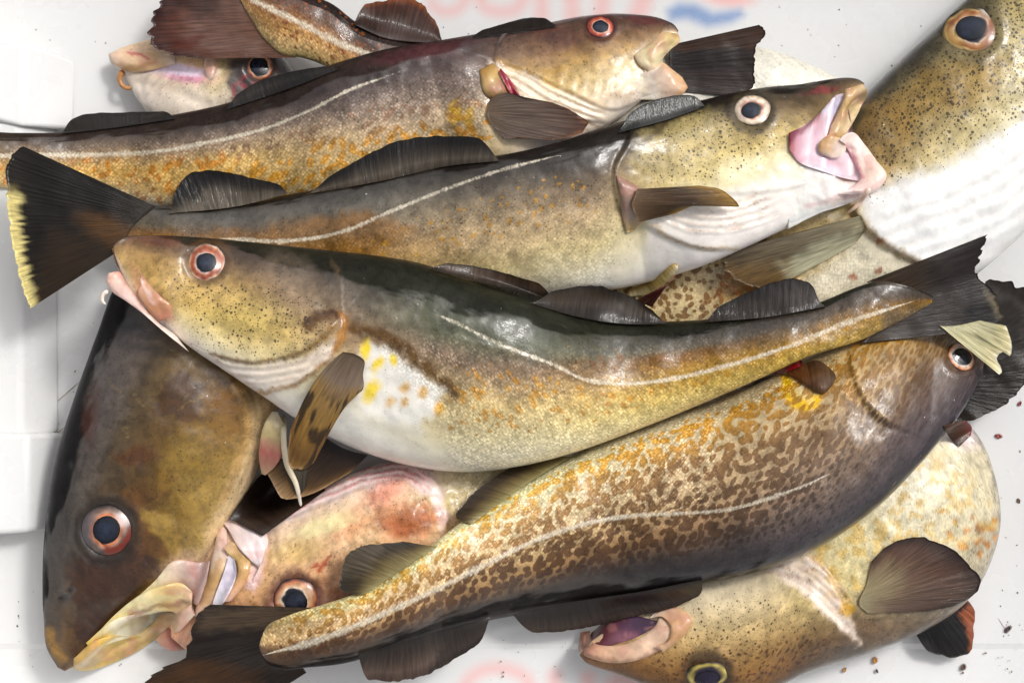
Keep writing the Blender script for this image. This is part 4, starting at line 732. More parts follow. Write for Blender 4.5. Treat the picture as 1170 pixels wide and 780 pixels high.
fin(G, [(262, 592), (300, 540), (340, 512)], [(300, 612), (330, 590), (372, 560)], [(0, (50, 38, 32)), (1, (60, 46, 38))], 'gap_shade', zb=.012, zt=.010, rays=10, rag=.0, seed=41, te=False)  # added dark sheet, no fin: stands in for shade in the gap between heads
fin(G, [(372, 500), (392, 512), (420, 520)], [(300, 535), (312, 556), (322, 570), (352, 566), (400, 540)], [(0, (40, 30, 24)), (.5, (66, 48, 30)), (.8, (104, 80, 46)), (1, (186, 150, 108))], 'pectoral_fin', zb=.060, zt=.058, rays=14, rag=.03, thick=6, seed=9, wave=3)
pad(G, [(311, 470, 317, 470), (302, 484, 326, 490), (297, 505, 325, 512), (296, 525, 315, 532), (299, 541, 303, 543)], [(0, (196, 180, 150)), (.4, (206, 186, 130)), (.65, (190, 110, 96)), (1, (206, 170, 130))], 'gill_flap', th=.14, z=.062)

# ---- C: upper left long fish
Cc = cod("long amber-flanked cod along the top, head to the right with open mouth and red-rimmed eye", 420, 120)
skC = skin_mat("cod_skin_gold", dens=.75, warp=6, fleck=1.15, spc=12)
def pC(p):
    p.grad([(-60, [(0, (52, 44, 38)), (.3, (120, 100, 78)), (.6, (186, 150, 96)), (1, (205, 185, 140))]), (60, [(0, (38, 32, 28)), (.14, (58, 48, 42)), (.3, (112, 96, 80)), (.45, (160, 132, 98)), (.7, (200, 160, 98)), (1, (210, 192, 156))]), (250, [(0, (30, 26, 24)), (.2, (56, 47, 43)), (.3, (104, 90, 80)), (.42, (150, 130, 108)), (.6, (206, 170, 106)), (.85, (212, 174, 108)), (1, (222, 208, 178))]), (420, [(0, (38, 32, 32)), (.2, (58, 48, 46)), (.34, (110, 96, 88)), (.5, (176, 154, 130)), (.75, (210, 182, 136)), (1, (216, 190, 140))]), (540, [(0, (56, 42, 42)), (.2, (84, 70, 66)), (.45, (150, 132, 116)), (.7, (196, 174, 140)), (1, (210, 186, 130))]), (620, [(0, (70, 48, 42)), (.25, (116, 88, 64)), (.42, (170, 138, 84)), (.6, (206, 184, 134)), (.75, (226, 208, 180)), (1, (238, 228, 222))]), (720, [(0, (62, 42, 36)), (.2, (96, 68, 50)), (.4, (160, 130, 88)), (.6, (204, 182, 142)), (.85, (226, 210, 190)), (1, (232, 220, 210))]), (775, [(0, (46, 36, 34)), (.3, (96, 72, 54)), (.6, (206, 184, 150)), (1, (226, 206, 186))])], wob=.04, ws=40)
    p.band([(-60, .1), (60, .14), (250, .20), (420, .18), (500, .12), (560, .05), (640, .0), (700, -.1)], c=(40, 32, 28), a=.85)
    p.mix(p.poly([(560, 72), (600, 84), (650, 108), (700, 128), (716, 142), (660, 150), (610, 140), (590, 112)], 4, 3), (238, 224, 206), .85)
    p.mix(p.line([(568, 70), (600, 82), (650, 106), (692, 124)], 3, 3), (186, 150, 90), .4)
    p.mix(p.ell(640, 44, 26, 10, 20, .7, .3), (70, 36, 36), .5); p.mix(p.ell(480, 60, 60, 8, -12, .6, .4), (84, 46, 50), .5); p.mix(p.ell(735, 23, 22, 5, 8, .5), (80, 30, 34), .6)
    for k in range(9): p.mix(p.ell(640 + 13 * k, 88 + 4.2 * k + 3 * math.sin(k * 2), 5.5, 8, 10, .6), (150, 118, 76), .35)
    p.lid(686, 31, 15, (62, 30, 26))
    p.stripes([(566, 74), (600, 86), (650, 110), (700, 130)], 4, 8, (186, 160, 120), .55, 1)
    p.sf = p.spots(15, 5.2, drop=.18, seed=7, el=.5)
    p.scol[:] = lin((140, 112, 88)); p.smix(ss(.5, .68, p.t + .1 * (fbm(p.x, p.y, 30, 4) - .5)), (206, 146, 44)); p.smix((p.x < 260) * ss(.4, .6, p.t), (184, 120, 44))
    p.set('sm', (ss(.36, .5, p.t) * (p.x < 560)), .85); p.set('sm', (p.x < 180) * ss(.4, .5, p.t), .7); p.smix(p.ell(470, 110, 120, 16, -12, .6), (146, 110, 88), .9)
    p.mix(p.ell(520, 128, 8, 14, 10, .5, .3), (222, 170, 10), .7); p.mix(p.ell(536, 134, 5, 12, 10, .5, .3), (214, 166, 30), .6)
    p.set('fl', ss(.14, .36, p.t) * (p.x < 555), .95); p.set('sp', p.poly([(600, 40), (770, 40), (770, 110), (620, 110)], 10), .12)
    p.lateral([(-60, 182), (40, 177), (110, 177), (180, 173), (240, 162), (300, 148), (350, 128), (400, 103), (440, 88), (480, 74)], 3.6, 1.4); p.lat = np.where(p.x > 430, np.maximum(p.lat, .25), p.lat); p.lat = np.where(p.x > 500, 1, p.lat); p.gl[:] = .85
bC = body(Cc, [(-90, 158, -90, 200), (-40, 150, -50, 212), (20, 152, 15, 216), (70, 151, 60, 216), (140, 140, 130, 226), (200, 131, 190, 236), (260, 118, 255, 236), (320, 98, 322, 232), (380, 74, 398, 226), (440, 57, 465, 214), (500, 47, 530, 200), (560, 37, 595, 182), (615, 29, 645, 164), (660, 20, 690, 146), (700, 16, 722, 124), (728, 17, 740, 106), (748, 19.5, 749, 80), (762, 24, 758, 52), (771, 29, 768, 44), (775, 35, 774, 40)], pC, skC, auto=True, kth=.25, klow=.14, tilt=.25, gap=2, thm=[(0, .8), (.3, 1), (1, .92)],
     feats=[f_eye(686, 31, 15), f_step([(590, 20), (566, 60), (566, 74), (580, 92), (596, 114), (640, 132), (700, 142)], 7, 40, 2.5, -1), f_step([(566, 70), (600, 82), (650, 106), (700, 126), (740, 112)], 4, 30, 2.5, -1), f_folds([(566, 74), (600, 86), (650, 110), (700, 130)], 3, 8, 1.4, 1), f_noise(24, 3), f_line([(430, 90), (510, 66), (560, 52)], 4, -1.2)] + [f_ell(640 + 13 * k, 88 + 4.2 * k + 3 * math.sin(k * 2), 6, 9, 10, 2.) for k in range(9)],
     gill=[(600, 0), (568, 50), (564, 72), (578, 92), (596, 114), (640, 134), (690, 150), (720, 190)])
eye(Cc, 686, 31, 15.5, 9, (0, 0), [(0, (22, 26, 40)), (.52, (22, 26, 40)), (.58, (240, 190, 165)), (.68, (214, 110, 82)), (.86, (170, 60, 44)), (.94, (110, 50, 40)), (1, (60, 36, 32))], asp=.82, ang=8)
pad(Cc, [(760, 44, 748, 48), (758, 60, 738, 66), (757, 70, 736, 84), (764, 80, 748, 98)], [(0, (206, 180, 130)), (.4, (190, 156, 100)), (.7, (216, 190, 166)), (1, (230, 206, 186))], 'mouth_lining', th=.08, off=1)
pad(Cc, [(757, 36, 775, 39), (748, 44, 777, 47), (737, 54, 765, 58), (725, 64, 757, 68), (732, 76, 755, 79), (745, 84, 752, 83)], [(0, (206, 176, 120)), (.3, (222, 204, 150)), (.7, (228, 212, 170)), (1, (226, 200, 170))], 'upper_lip', th=.2, off=2, paint=lambda p: (p.mix(p.line([(757, 48), (744, 58), (744, 70)], 3, 3), (176, 136, 76), .6), p.mix(p.line([(768, 38), (776, 44)], 3, 3), (160, 110, 66), .6)))
pad(Cc, [(722, 86, 724, 114), (746, 80, 756, 114), (758, 72, 773, 111), (770, 81, 781, 107), (780, 89, 786, 100)], [(0, (230, 214, 184)), (.4, (234, 216, 200)), (.75, (226, 190, 160)), (1, (206, 160, 110))], 'lower_jaw', th=.20, off=1, tp=.8, paint=lambda p: p.mix(p.line([(758, 72), (772, 82), (784, 94), (780, 106)], 4, 4), (222, 176, 130), .7))
fin(Cc, [(200, 136), (130, 146), (70, 153)], [(205, 127), (140, 128), (90, 132), (66, 146)], [(0, (34, 30, 28)), (.6, (40, 36, 34)), (1, (30, 26, 24))], 'dorsal_fin', rays=16, rag=.05, seed=10, off=.6)
fin(Cc, [(256, 126), (300, 112), (345, 96), (390, 78)], [(256, 119), (292, 94), (340, 80), (388, 74)], [(0, (40, 38, 38)), (.5, (64, 62, 62)), (1, (44, 42, 42))], 'dorsal_fin', rays=18, rag=.05, seed=11, off=.6, drop=-.002)
fin(Cc, [(536, 44), (580, 38), (636, 30)], [(541, 37), (572, 28), (602, 20), (634, 21)], [(0, (40, 32, 28)), (.6, (38, 30, 24)), (1, (28, 20, 18))], 'dorsal_fin', rays=14, rag=.06, seed=12, off=.6)
pad(Cc, [(563, 72, 548, 80), (570, 80, 550, 98), (578, 94, 556, 110), (586, 110, 566, 116)], [(0, (150, 110, 50)), (.4, (200, 170, 110)), (.7, (150, 116, 70)), (1, (120, 90, 60))], 'gill_flap', th=.3, off=1)
pad(Cc, [(572, 78, 570, 82), (582, 90, 577, 96), (590, 102, 584, 108), (596, 113, 592, 115)], [(0, (110, 16, 34)), (.5, (160, 24, 52)), (1, (120, 20, 40))], 'gill', th=.2, off=3.)
fin(Cc, [(560, 114), (556, 130), (566, 148)], [(600, 112), (640, 120), (674, 143), (664, 153), (630, 160), (592, 156)], [(0, (110, 92, 76)), (.3, (104, 90, 80)), (.7, (104, 88, 80)), (.92, (92, 66, 54)), (1, (150, 92, 50))], 'pectoral_fin', rays=18, rag=.03, off=3, thick=1.6, amp=.9, seed=13, bul=7., zt=None, drop=-.004)

# ---- I: mottled cod, lower right diagonal
I = cod("leopard-mottled brown cod lying diagonally along the bottom right, tail at the lower left", 700, 590)
skI = skin_mat("cod_skin_leopard", dens=.86, warp=5, fleck=1.6, spc=15)
def pI(p):
    # t: 0 back (bottom edge), 1 belly (top edge)
    p.grad([(290, [(0, (54, 40, 28)), (.35, (84, 60, 36)), (.55, (190, 160, 116)), (1, (176, 152, 104))]), (420, [(0, (30, 25, 22)), (.18, (56, 42, 32)), (.35, (122, 94, 66)), (.5, (190, 158, 116)), (.75, (214, 186, 146)), (.9, (196, 186, 134)), (1, (184, 178, 132))]), (600, [(0, (24, 22, 22)), (.16, (40, 32, 26)), (.32, (142, 112, 76)), (.5, (192, 166, 124)), (.75, (220, 202, 166)), (.9, (206, 198, 154)), (1, (204, 198, 156))]), (760, [(0, (28, 27, 30)), (.2, (48, 40, 36)), (.34, (134, 104, 74)), (.5, (178, 152, 116)), (.8, (214, 194, 158)), (1, (214, 202, 168))]), (900, [(0, (44, 42, 46)), (.15, (62, 54, 54)), (.35, (126, 104, 86)), (.6, (168, 144, 112)), (1, (200, 180, 140))]), (1000, [(0, (40, 38, 44)), (.2, (70, 60, 58)), (.5, (130, 106, 82)), (1, (176, 152, 106))]), (1120, [(0, (36, 34, 42)), (.5, (66, 54, 54)), (1, (116, 92, 64))])], wob=.03, ws=30)
    p.band([(290, .08), (420, .13), (600, .14), (760, .10), (860, .04), (960, -.02), (1000, -.1), (1120, -.2)])
    p.mix(p.poly([(280, 690), (318, 690), (306, 724), (298, 740), (306, 780), (280, 780)], 8, 6), (58, 46, 36), .7); p.lid(1098, 408, 17, (60, 40, 36))
    p.sf = np.where(p.x > 965, p.spots(9.4, 4.1, seed=8, jit=.24, k=10., el=.2), np.where(p.t < .5, p.spots(11.2, 5.0, seed=9, rv=.25, jit=.24, k=11., el=.2), p.spots(12.4, 5.1, seed=10, el=.4, drop=.05, jit=.28, k=10.)))
    p.scol[:] = 0; p.grad([(300, [(0, (40, 26, 16)), (.45, (84, 52, 20)), (.6, (156, 116, 64)), (1, (176, 136, 70))]), (600, [(0, (22, 17, 14)), (.2, (46, 28, 12)), (.45, (82, 50, 16)), (.5, (110, 72, 26)), (.58, (134, 96, 56)), (.76, (176, 132, 66)), (.86, (204, 152, 44)), (1, (200, 160, 70))]), (800, [(0, (24, 20, 20)), (.2, (48, 32, 20)), (.45, (80, 52, 24)), (.55, (96, 68, 44)), (.72, (130, 92, 52)), (.88, (206, 150, 22)), (1, (206, 156, 40))]), (950, [(0, (30, 28, 34)), (.3, (64, 52, 46)), (.6, (104, 78, 54)), (1, (180, 126, 40))]), (1100, [(0, (34, 30, 36)), (.4, (60, 46, 42)), (1, (96, 68, 36))])], wob=.02, target='scol')
    hd = p.poly([(966, 380), (970, 405), (985, 457), (1010, 480), (1050, 540), (1150, 460), (1120, 370)], 6)
    p.set('sm', ss(.12, .26, p.t) * ss(1., .9, p.t), .95); p.set('sm', p.x < 330, .35); p.set('sm', hd, .9); p.set('sm', p.poly([(880, 600), (1000, 500), (1110, 460), (1110, 520), (960, 640)], 20), .55)
    p.mix(hd * ss(.4, .7, p.t), (150, 122, 82), .4); p.mix(p.poly([(1050, 410), (1120, 400), (1120, 440), (1060, 500), (1000, 540), (1010, 500)], 16, 8), (66, 54, 58), .6)
    p.mix(p.line([(970, 398), (973, 424), (986, 457), (1006, 478)], 3.5, 3), (196, 166, 120), .6)
    p.mix(p.poly([(890, 425), (905, 432), (925, 450), (940, 452), (934, 466), (908, 468), (892, 448)], 4, 4, 10), (222, 178, 10), .9); p.mix(p.ell(918, 446, 14, 9, 40, .6, .2), (232, 220, 190), .6)
    p.mix(p.ell(975, 448, 8, 18, -15, .6, .3), (206, 160, 100), .6); p.mix(p.line([(962, 452), (976, 466), (984, 472)], 2, 2), (60, 38, 26), .8)
    p.set('fl', ss(.3, .5, p.t) * (1 - hd) * (p.x < 960), .95); p.set('fl', (p.x > 820) * (p.t < .9), .35); p.set('fl', hd, .1)
    lt = [(300, 748), (360, 732), (430, 704), (500, 672), (560, 642), (610, 618), (660, 600), (720, 589), (780, 586), (830, 582), (880, 569), (930, 550), (975, 524)]
    p.lateral(lt, 4.2, 1.8); p.lat = np.where(p.x > 700, np.maximum(p.lat, (p.x > 740) * .10), p.lat); p.lat = np.where(p.x > 960, 1, p.lat); p.gl[:] = .8
    p.set('gl', ss(.35, .2, p.t), 1.)
fin(Hh, [(1092, 392), (1090, 420), (1088, 470)], [(1128, 318), (1152, 318), (1176, 330), (1185, 380), (1184, 420), (1160, 455), (1120, 478), (1088, 484)], [(0, (26, 20, 16)), (.6, (34, 26, 18)), (1, (40, 28, 16))], 'tail_fin', zb=.028, zt=.03, rays=30, rag=.08, seed=19, wave=6)
bI = body(I, [(296, 741, 297, 733), (301, 753, 303, 718), (318, 763, 324, 705), (352, 762, 366, 691), (400, 756, 420, 672), (455, 738, 470, 640), (520, 717, 535, 590), (590, 702, 610, 544), (660, 690, 685, 507), (740, 678, 760, 478), (815, 664, 838, 450), (880, 648, 905, 420), (940, 622, 962, 396), (1000, 580, 1012, 382), (1046, 535, 1058, 376), (1082, 492, 1092, 380), (1105, 460, 1112, 392), (1122, 428, 1124, 410)], pI, skI, auto=True, kth=.25, klow=.12, tilt=.3, gap=2, thm=[(0, .10), (.05, .5), (.16, .95), (.8, 1), (1, .8)],
     feats=[f_eye(1098, 408, 17), f_step([(962, 370), (969, 396), (973, 424), (987, 458), (1008, 480), (1030, 490)], 7, 45, 3, -1), f_ell(945, 425, 26, 18, 35, -6), f_noise(28, 2.4), f_line([(300, 748), (430, 704), (560, 642), (660, 600), (780, 586), (880, 569)], 4, 1.2)],
     gill=[(962, 340), (969, 396), (973, 424), (987, 458), (1010, 482), (1040, 520), (1070, 590)])
fin(I, [(360, 694), (330, 735), (350, 768)], [(238, 690), (222, 700), (214, 720), (206, 752), (185, 762), (160, 782), (185, 806), (280, 812)], [(0, (60, 44, 30)), (.3, (50, 40, 32)), (.7, (40, 31, 26)), (1, (42, 29, 18))], 'tail_fin', zb=bI['zend'], zt=bI['zend'] - .002, pre=True, rays=34, rag=.05, amp=1.3, seed=14, wave=4, drop=.01,
    paint=lambda p: (p.mix(p.poly([(230, 696), (350, 690), (340, 714), (225, 722)], 8, 5), (108, 92, 74), .6), p.mix(p.poly([(150, 790), (205, 752), (300, 762), (300, 800)], 8, 6), (88, 58, 20), .6)))
eye(I, 1098, 408, 17, 10.5, (3, -1), [(0, (28, 32, 46)), (.58, (28, 32, 46)), (.64, (245, 226, 210)), (.8, (236, 186, 150)), (.9, (214, 120, 70)), (1, (70, 46, 40))], ang=40, asp=.82)
pad(I, [(904, 430, 896, 424), (922, 442, 916, 416), (940, 450, 936, 412), (951, 440, 948, 420), (955, 432, 954, 426)], [(0, (120, 70, 30)), (.5, (96, 62, 34)), (1, (84, 64, 44))], 'pectoral_fin', th=.34, off=0, mat=FIN)
pad(I, [(884, 428, 886, 422), (900, 424, 902, 416), (916, 418, 916, 411)], [(0, (180, 16, 40)), (1, (150, 10, 30))], 'gill', th=.1, off=2)
fin(I, [(500, 624), (460, 650), (418, 678)], [(478, 617), (440, 619), (398, 628), (386, 652), (388, 690)], [(0, (158, 146, 98)), (.25, (120, 108, 66)), (.55, (70, 60, 38)), (1, (44, 38, 30))], 'anal_fin', rays=20, rag=.10, off=1.5, seed=15, amp=1.2, drop=.004, paint=lambda p: p.mix(p.poly([(390, 622), (440, 616), (424, 650), (386, 660)], 8, 6), (108, 100, 88), .55))
fin(I, [(652, 522), (600, 554), (540, 598)], [(628, 512), (588, 530), (550, 552), (524, 580), (508, 604)], [(0, (164, 154, 106)), (.25, (126, 114, 74)), (.6, (74, 62, 44)), (1, (56, 46, 38))], 'anal_fin', rays=20, rag=.10, off=1.5, seed=16, amp=1.2, drop=.004)
fin(I, [(800, 662), (740, 674), (660, 686), (585, 700)], [(826, 662), (782, 690), (720, 706), (645, 722), (580, 724)], [(0, (26, 23, 22)), (.4, (40, 34, 32)), (.8, (70, 58, 52)), (1, (60, 46, 36))], 'dorsal_fin', rays=30, rag=.06, off=1, seed=17, amp=1., drop=.012)
fin(I, [(560, 704), (500, 720), (410, 748)], [(566, 722), (520, 755), (470, 778), (400, 778)], [(0, (28, 24, 22)), (.3, (60, 50, 46)), (.7, (98, 84, 78)), (1, (70, 56, 50))], 'dorsal_fin', rays=24, rag=.08, off=1, seed=18, amp=1.1, drop=.012, paint=lambda p: p.mix(p.poly([(520, 716), (580, 700), (580, 730), (480, 780), (500, 745)], 6, 5), (34, 26, 22), .75))
fin(J, [(1078, 486), (1085, 500), (1096, 510)], [(1100, 478), (1112, 486), (1110, 500)], [(0, (70, 46, 36)), (.6, (96, 64, 46)), (1, (150, 60, 80))], 'anal_fin', rays=6, rag=.1, seed=20, off=1)

# ---- B: middle upper fish
B = cod("grey-backed cod across the upper middle with a pink gaping mouth and spread dark tail", 520, 230)
skB = skin_mat("cod_skin_grey", dens=.62, warp=6, fleck=1.05, spc=8.5)
def pB(p):
    p.grad([(130, [(0, (70, 66, 60)), (.4, (98, 88, 72)), (.7, (120, 80, 34)), (1, (120, 100, 60))]), (250, [(0, (46, 44, 42)), (.2, (82, 78, 72)), (.55, (108, 98, 84)), (.75, (134, 92, 44)), (1, (150, 120, 70))]), (400, [(0, (34, 32, 30)), (.1, (58, 54, 48)), (.2, (88, 84, 76)), (.42, (116, 106, 90)), (.56, (150, 116, 74)), (.7, (168, 134, 84)), (.88, (170, 138, 74)), (1, (196, 178, 130))]), (540, [(0, (30, 27, 24)), (.1, (50, 44, 38)), (.25, (104, 96, 84)), (.4, (156, 138, 112)), (.6, (196, 170, 132)), (.8, (196, 178, 130)), (1, (222, 212, 188))]), (680, [(0, (24, 21, 19)), (.18, (52, 46, 40)), (.34, (116, 100, 82)), (.5, (172, 150, 118)), (.7, (200, 184, 140)), (.88, (226, 218, 194)), (1, (238, 234, 226))]), (800, [(0, (34, 28, 22)), (.18, (60, 48, 34)), (.3, (150, 130, 86)), (.5, (206, 190, 138)), (.66, (230, 222, 194)), (1, (240, 234, 228))]), (900, [(0, (40, 33, 26)), (.2, (96, 78, 52)), (.4, (190, 168, 112)), (.6, (228, 220, 194)), (1, (240, 232, 228))]), (990, [(0, (70, 58, 46)), (.3, (120, 96, 66)), (.6, (196, 170, 130)), (1, (236, 216, 210))])], wob=.04, ws=40)
    p.band([(130, .0), (240, .05), (400, .06), (560, .06), (640, .11), (720, .16), (800, .13), (860, .06), (950, .05), (985, .0)], c=(27, 23, 20), a=.88)
    p.mix(p.poly([(716, 184), (740, 150), (800, 128), (850, 140), (840, 190), (850, 210), (780, 214), (730, 216)], 12, 8), (196, 178, 126), .5)
    p.mix(p.poly([(740, 250), (790, 222), (860, 210), (930, 200), (1010, 180), (1000, 230), (800, 320), (740, 300)], 8), (241, 234, 228), .75)
    p.mix(p.ell(838, 196, 24, 14, -20, .6, .2), (238, 228, 190), .7); p.mix(p.line([(770, 212), (830, 210)], 4, 5), (226, 214, 176), .4)
    p.mix(p.line([(704, 186), (716, 172), (740, 160), (760, 142)], 4, 4), (60, 48, 34), .7); p.mix(p.ell(940, 103, 20, 4, -12, .6, .3), (140, 50, 60), .6)
    p.mix(p.line([(930, 236), (970, 226), (1000, 216)], 2.4, 2.4), (206, 160, 160), .5); p.mix(p.poly([(706, 195), (716, 200), (722, 250), (714, 262), (704, 240)], 3), (150, 126, 84), .6)
    p.mix(p.line([(745, 256), (765, 272), (800, 283), (840, 284)], 2., 2.), (180, 150, 100), .6)
    p.mix(p.poly([(140, 262), (300, 262), (420, 240), (470, 262), (420, 300), (330, 292), (140, 280)], 8, 6), (130, 88, 36), .6)
    p.lid(860, 126, 21, (62, 54, 40), .8)
    p.stripes([(742, 246), (770, 262), (800, 270), (850, 266), (900, 246)], 5, 8, (200, 170, 150), .6, -1)
    p.sf = p.spots(11.5, 3.3, drop=.36, seed=11, rv=.5)
    p.scol[:] = lin((182, 134, 48)); p.set('sm', p.poly([(330, 300), (420, 262), (520, 225), (620, 190), (690, 200), (690, 250), (600, 276), (480, 310), (340, 316)], 24), .8)
    p.set('sp', p.poly([(440, 262), (620, 190), (700, 190), (700, 260), (560, 300)], 24), .55); p.set('sp', p.poly([(720, 170), (800, 120), (900, 120), (900, 160), (850, 200), (740, 215)], 14), 1.)
    p.set('fl', ss(.25, .45, p.t) * (p.x < 700), .55); p.gl[:] = .85; p.set('gl', ss(.3, .2, p.t), 1.)
    p.lateral([(250, 272), (330, 275), (390, 265), (450, 240), (520, 212), (570, 195), (620, 182), (645, 176)], 2.6, 1.7); p.lat = np.where(p.x > 640, 1, p.lat)
    p.lat = np.where((p.x > 420) & (vnoise(p.x, 0 * p.x, 5.5, 3) > .62), np.maximum(p.lat, .2), p.lat)
bB = body(B, [(118, 250, 118, 274), (150, 242, 145, 280), (195, 238, 190, 290), (250, 238, 240, 305), (310, 226, 300, 325), (375, 214, 370, 340), (440, 198, 440, 350), (510, 184, 515, 352), (580, 176, 595, 345), (640, 162, 668, 336), (700, 142, 735, 324), (755, 128, 800, 305), (805, 114, 858, 280), (850, 104, 905, 258), (884, 99, 936, 243), (910, 97, 954, 232), (934, 93, 953, 196), (954, 90, 956, 160), (970, 89, 966, 130), (981, 91, 978, 112), (987, 95, 986, 104)], pB, skB, auto=True, kth=.25, klow=.12, tilt=.28, gap=2, thm=[(0, .12), (.06, .6), (.2, 1), (1, .95)],
     feats=[f_eye(860, 126, 21), f_step([(740, 90), (716, 164), (702, 192), (706, 228), (730, 252), (760, 270), (800, 284), (850, 286)], 8, 50, 3, -1), f_folds([(742, 246), (770, 262), (800, 270), (850, 266), (900, 246)], 4, 9, 1.2, -1), f_noise(24, 2.6), f_step([(770, 214), (830, 222), (900, 216), (970, 200)], 3, 40, 3, -1), f_line([(930, 236), (970, 226), (1000, 216)], 3, -2), f_ell(838, 196, 30, 16, -20, 2)],
     gill=[(760, 60), (716, 164), (702, 192), (706, 228), (730, 252), (760, 270), (800, 286), (850, 310)])
fin(B, [(178, 236), (150, 262), (140, 284)], [(24, 166), (8, 180), (5, 225), (9, 262), (18, 308), (32, 354)], [(0, (52, 46, 36)), (.3, (30, 27, 23)), (.8, (26, 22, 16)), (1, (34, 28, 18))], 'tail_fin', zb=bB['zend'], zt=bB['zend'] - .004, pre=True, rays=36, rag=.03, amp=1.2, seed=21, wave=3, drop=.006,
    paint=lambda p: (p.mix(ss(.86, .93, p.t + .10 * (vnoise(p.u * 60, p.u * 0, 1., 2) - .5)) * ss(205, 232, p.y), (222, 208, 140), .95), p.mix(p.poly([(40, 300), (60, 260), (140, 280), (100, 330), (40, 352)], 10, 6), (66, 48, 20), .5), p.mix(p.ell(130, 264, 40, 14, 20, .6, .2), (110, 78, 40), .7)))
eye(B, 860, 126, 21, 10.5, (-3, 1), [(0, (26, 30, 44)), (.46, (26, 30, 44)), (.54, (216, 150, 120)), (.64, (240, 214, 196)), (.8, (232, 214, 190)), (.9, (206, 180, 150)), (1, (70, 60, 46))], asp=.84, ang=-10)
fin(B, [(330, 221), (270, 236), (192, 244)], [(336, 214), (285, 202), (240, 193), (214, 199), (189, 238)], [(0, (106, 100, 90)), (.4, (88, 83, 75)), (.66, (44, 40, 37)), (1, (22, 21, 20))], 'dorsal_fin', rays=18, rag=.05, seed=22, off=.6, drop=.002, paint=lambda p: p.mix(p.poly([(200, 200), (240, 205), (228, 225), (196, 240)], 5, 5), (18, 18, 20), .7))
fin(B, [(570, 184), (510, 190), (440, 206), (350, 222)], [(576, 163), (540, 156), (456, 160), (412, 180), (350, 218)], [(0, (70, 62, 54)), (.25, (92, 87, 78)), (.55, (58, 53, 48)), (.75, (30, 27, 25)), (1, (24, 22, 20))], 'dorsal_fin', rays=22, rag=.05, seed=23, off=.6, drop=.002)
fin(B, [(806, 122), (760, 138), (706, 152)], [(806, 110), (770, 108), (730, 122), (708, 140)], [(0, (20, 22, 18)), (.5, (34, 36, 30)), (1, (24, 26, 20))], 'dorsal_fin', rays=16, rag=.06, seed=24, off=.6, drop=.002)
pad(B, [(903, 190, 900, 262), (930, 188, 936, 244), (958, 196, 966, 234), (980, 203, 990, 222), (1000, 203, 1008, 210)], [(0, (248, 242, 232)), (.5, (244, 234, 228)), (1, (238, 210, 202))], 'lower_jaw', th=.17, off=1, tp=.95, paint=lambda p: p.mix(p.line([(920, 236), (960, 226), (996, 214)], 2.4, 2.4), (206, 160, 160), .5))
pad(B, [(901, 152, 902, 172), (920, 143, 914, 186), (938, 127, 940, 196), (954, 110, 965, 204), (966, 106, 986, 208)], [(0, (130, 30, 54)), (.10, (190, 130, 146)), (.3, (230, 208, 216)), (.6, (232, 216, 228)), (1, (232, 206, 210))], 'mouth_lining', th=-.04, off=4, paint=lambda p: (p.mix(p.line([(902, 172), (903, 156), (920, 146), (936, 130)], 3.5, 3.5), (112, 16, 44), .85), p.mix(p.line([(936, 140), (928, 176)], 3, 4), (206, 136, 156), .6), p.mix(p.ell(936, 186, 26, 4, 10, .8, .3), (206, 130, 150), .6), p.mix(p.poly([(952, 112), (966, 108), (956, 130), (946, 150), (940, 148)], 4), (214, 206, 230), .8)))
pad(B, [(966, 102, 986, 96), (964, 112, 991, 105), (957, 128, 984, 122), (949, 146, 972, 145), (946, 156, 961, 161)], [(0, (190, 156, 110)), (.4, (196, 162, 106)), (.75, (206, 176, 130)), (1, (206, 166, 112))], 'upper_lip', th=.2, off=5, paint=lambda p: (p.mix(p.line([(986, 102), (978, 124), (966, 148)], 4, 4), (228, 204, 166), .7), p.mix(p.line([(964, 108), (954, 136)], 2, 2), (150, 106, 60), .5)))
pad(B, [(947, 153, 961, 158), (936, 163, 966, 164), (937, 175, 966, 173), (950, 181, 960, 180)], [(0, (200, 162, 110)), (.5, (190, 150, 104)), (1, (236, 214, 204))], 'maxilla', th=.2, off=6, paint=lambda p: p.mix(p.ell(960, 170, 8, 10, 0, .6), (238, 222, 216), .7))
pad(B, [(959, 160, 963, 155), (965, 165, 974, 151), (972, 178, 987, 164), (979, 191, 1002, 184), (983, 204, 1013, 200), (974, 213, 1004, 216), (958, 221, 984, 224)], [(0, (240, 220, 214)), (.3, (240, 214, 204)), (.6, (236, 204, 188)), (.8, (238, 210, 202)), (1, (240, 226, 222))], 'lower_lip', th=.26, off=4, paint=lambda p: p.mix(p.line([(967, 166), (976, 184), (984, 202)], 2.5, 3), (206, 120, 140), .8))
tube(B, [(994, 214, 3.4, 0), (986, 226, 3, 0), (978, 236, 2.2, 0), (968, 244, 1.2, 0)], [(0, (236, 206, 190)), (1, (222, 190, 160))], 'barbel', off=10)
pad(B, [(704, 200, 728, 212), (708, 225, 740, 222), (712, 252, 736, 250), (716, 266, 724, 264)], [(0, (110, 92, 70)), (.4, (146, 120, 104)), (.7, (170, 146, 128)), (1, (190, 160, 100))], 'gill_flap', th=.30, off=2)
fin(B, [(728, 216), (722, 234), (730, 254)], [(800, 212), (826, 217), (846, 236), (824, 232), (796, 234), (772, 244)], [(0, (120, 98, 74)), (.3, (84, 64, 42)), (.6, (78, 58, 30)), (.9, (140, 108, 40)), (1, (170, 136, 60))], 'pectoral_fin', rays=12, rag=.02, off=4, thick=3, amp=.8, seed=25, drop=-.0015, hump=4)
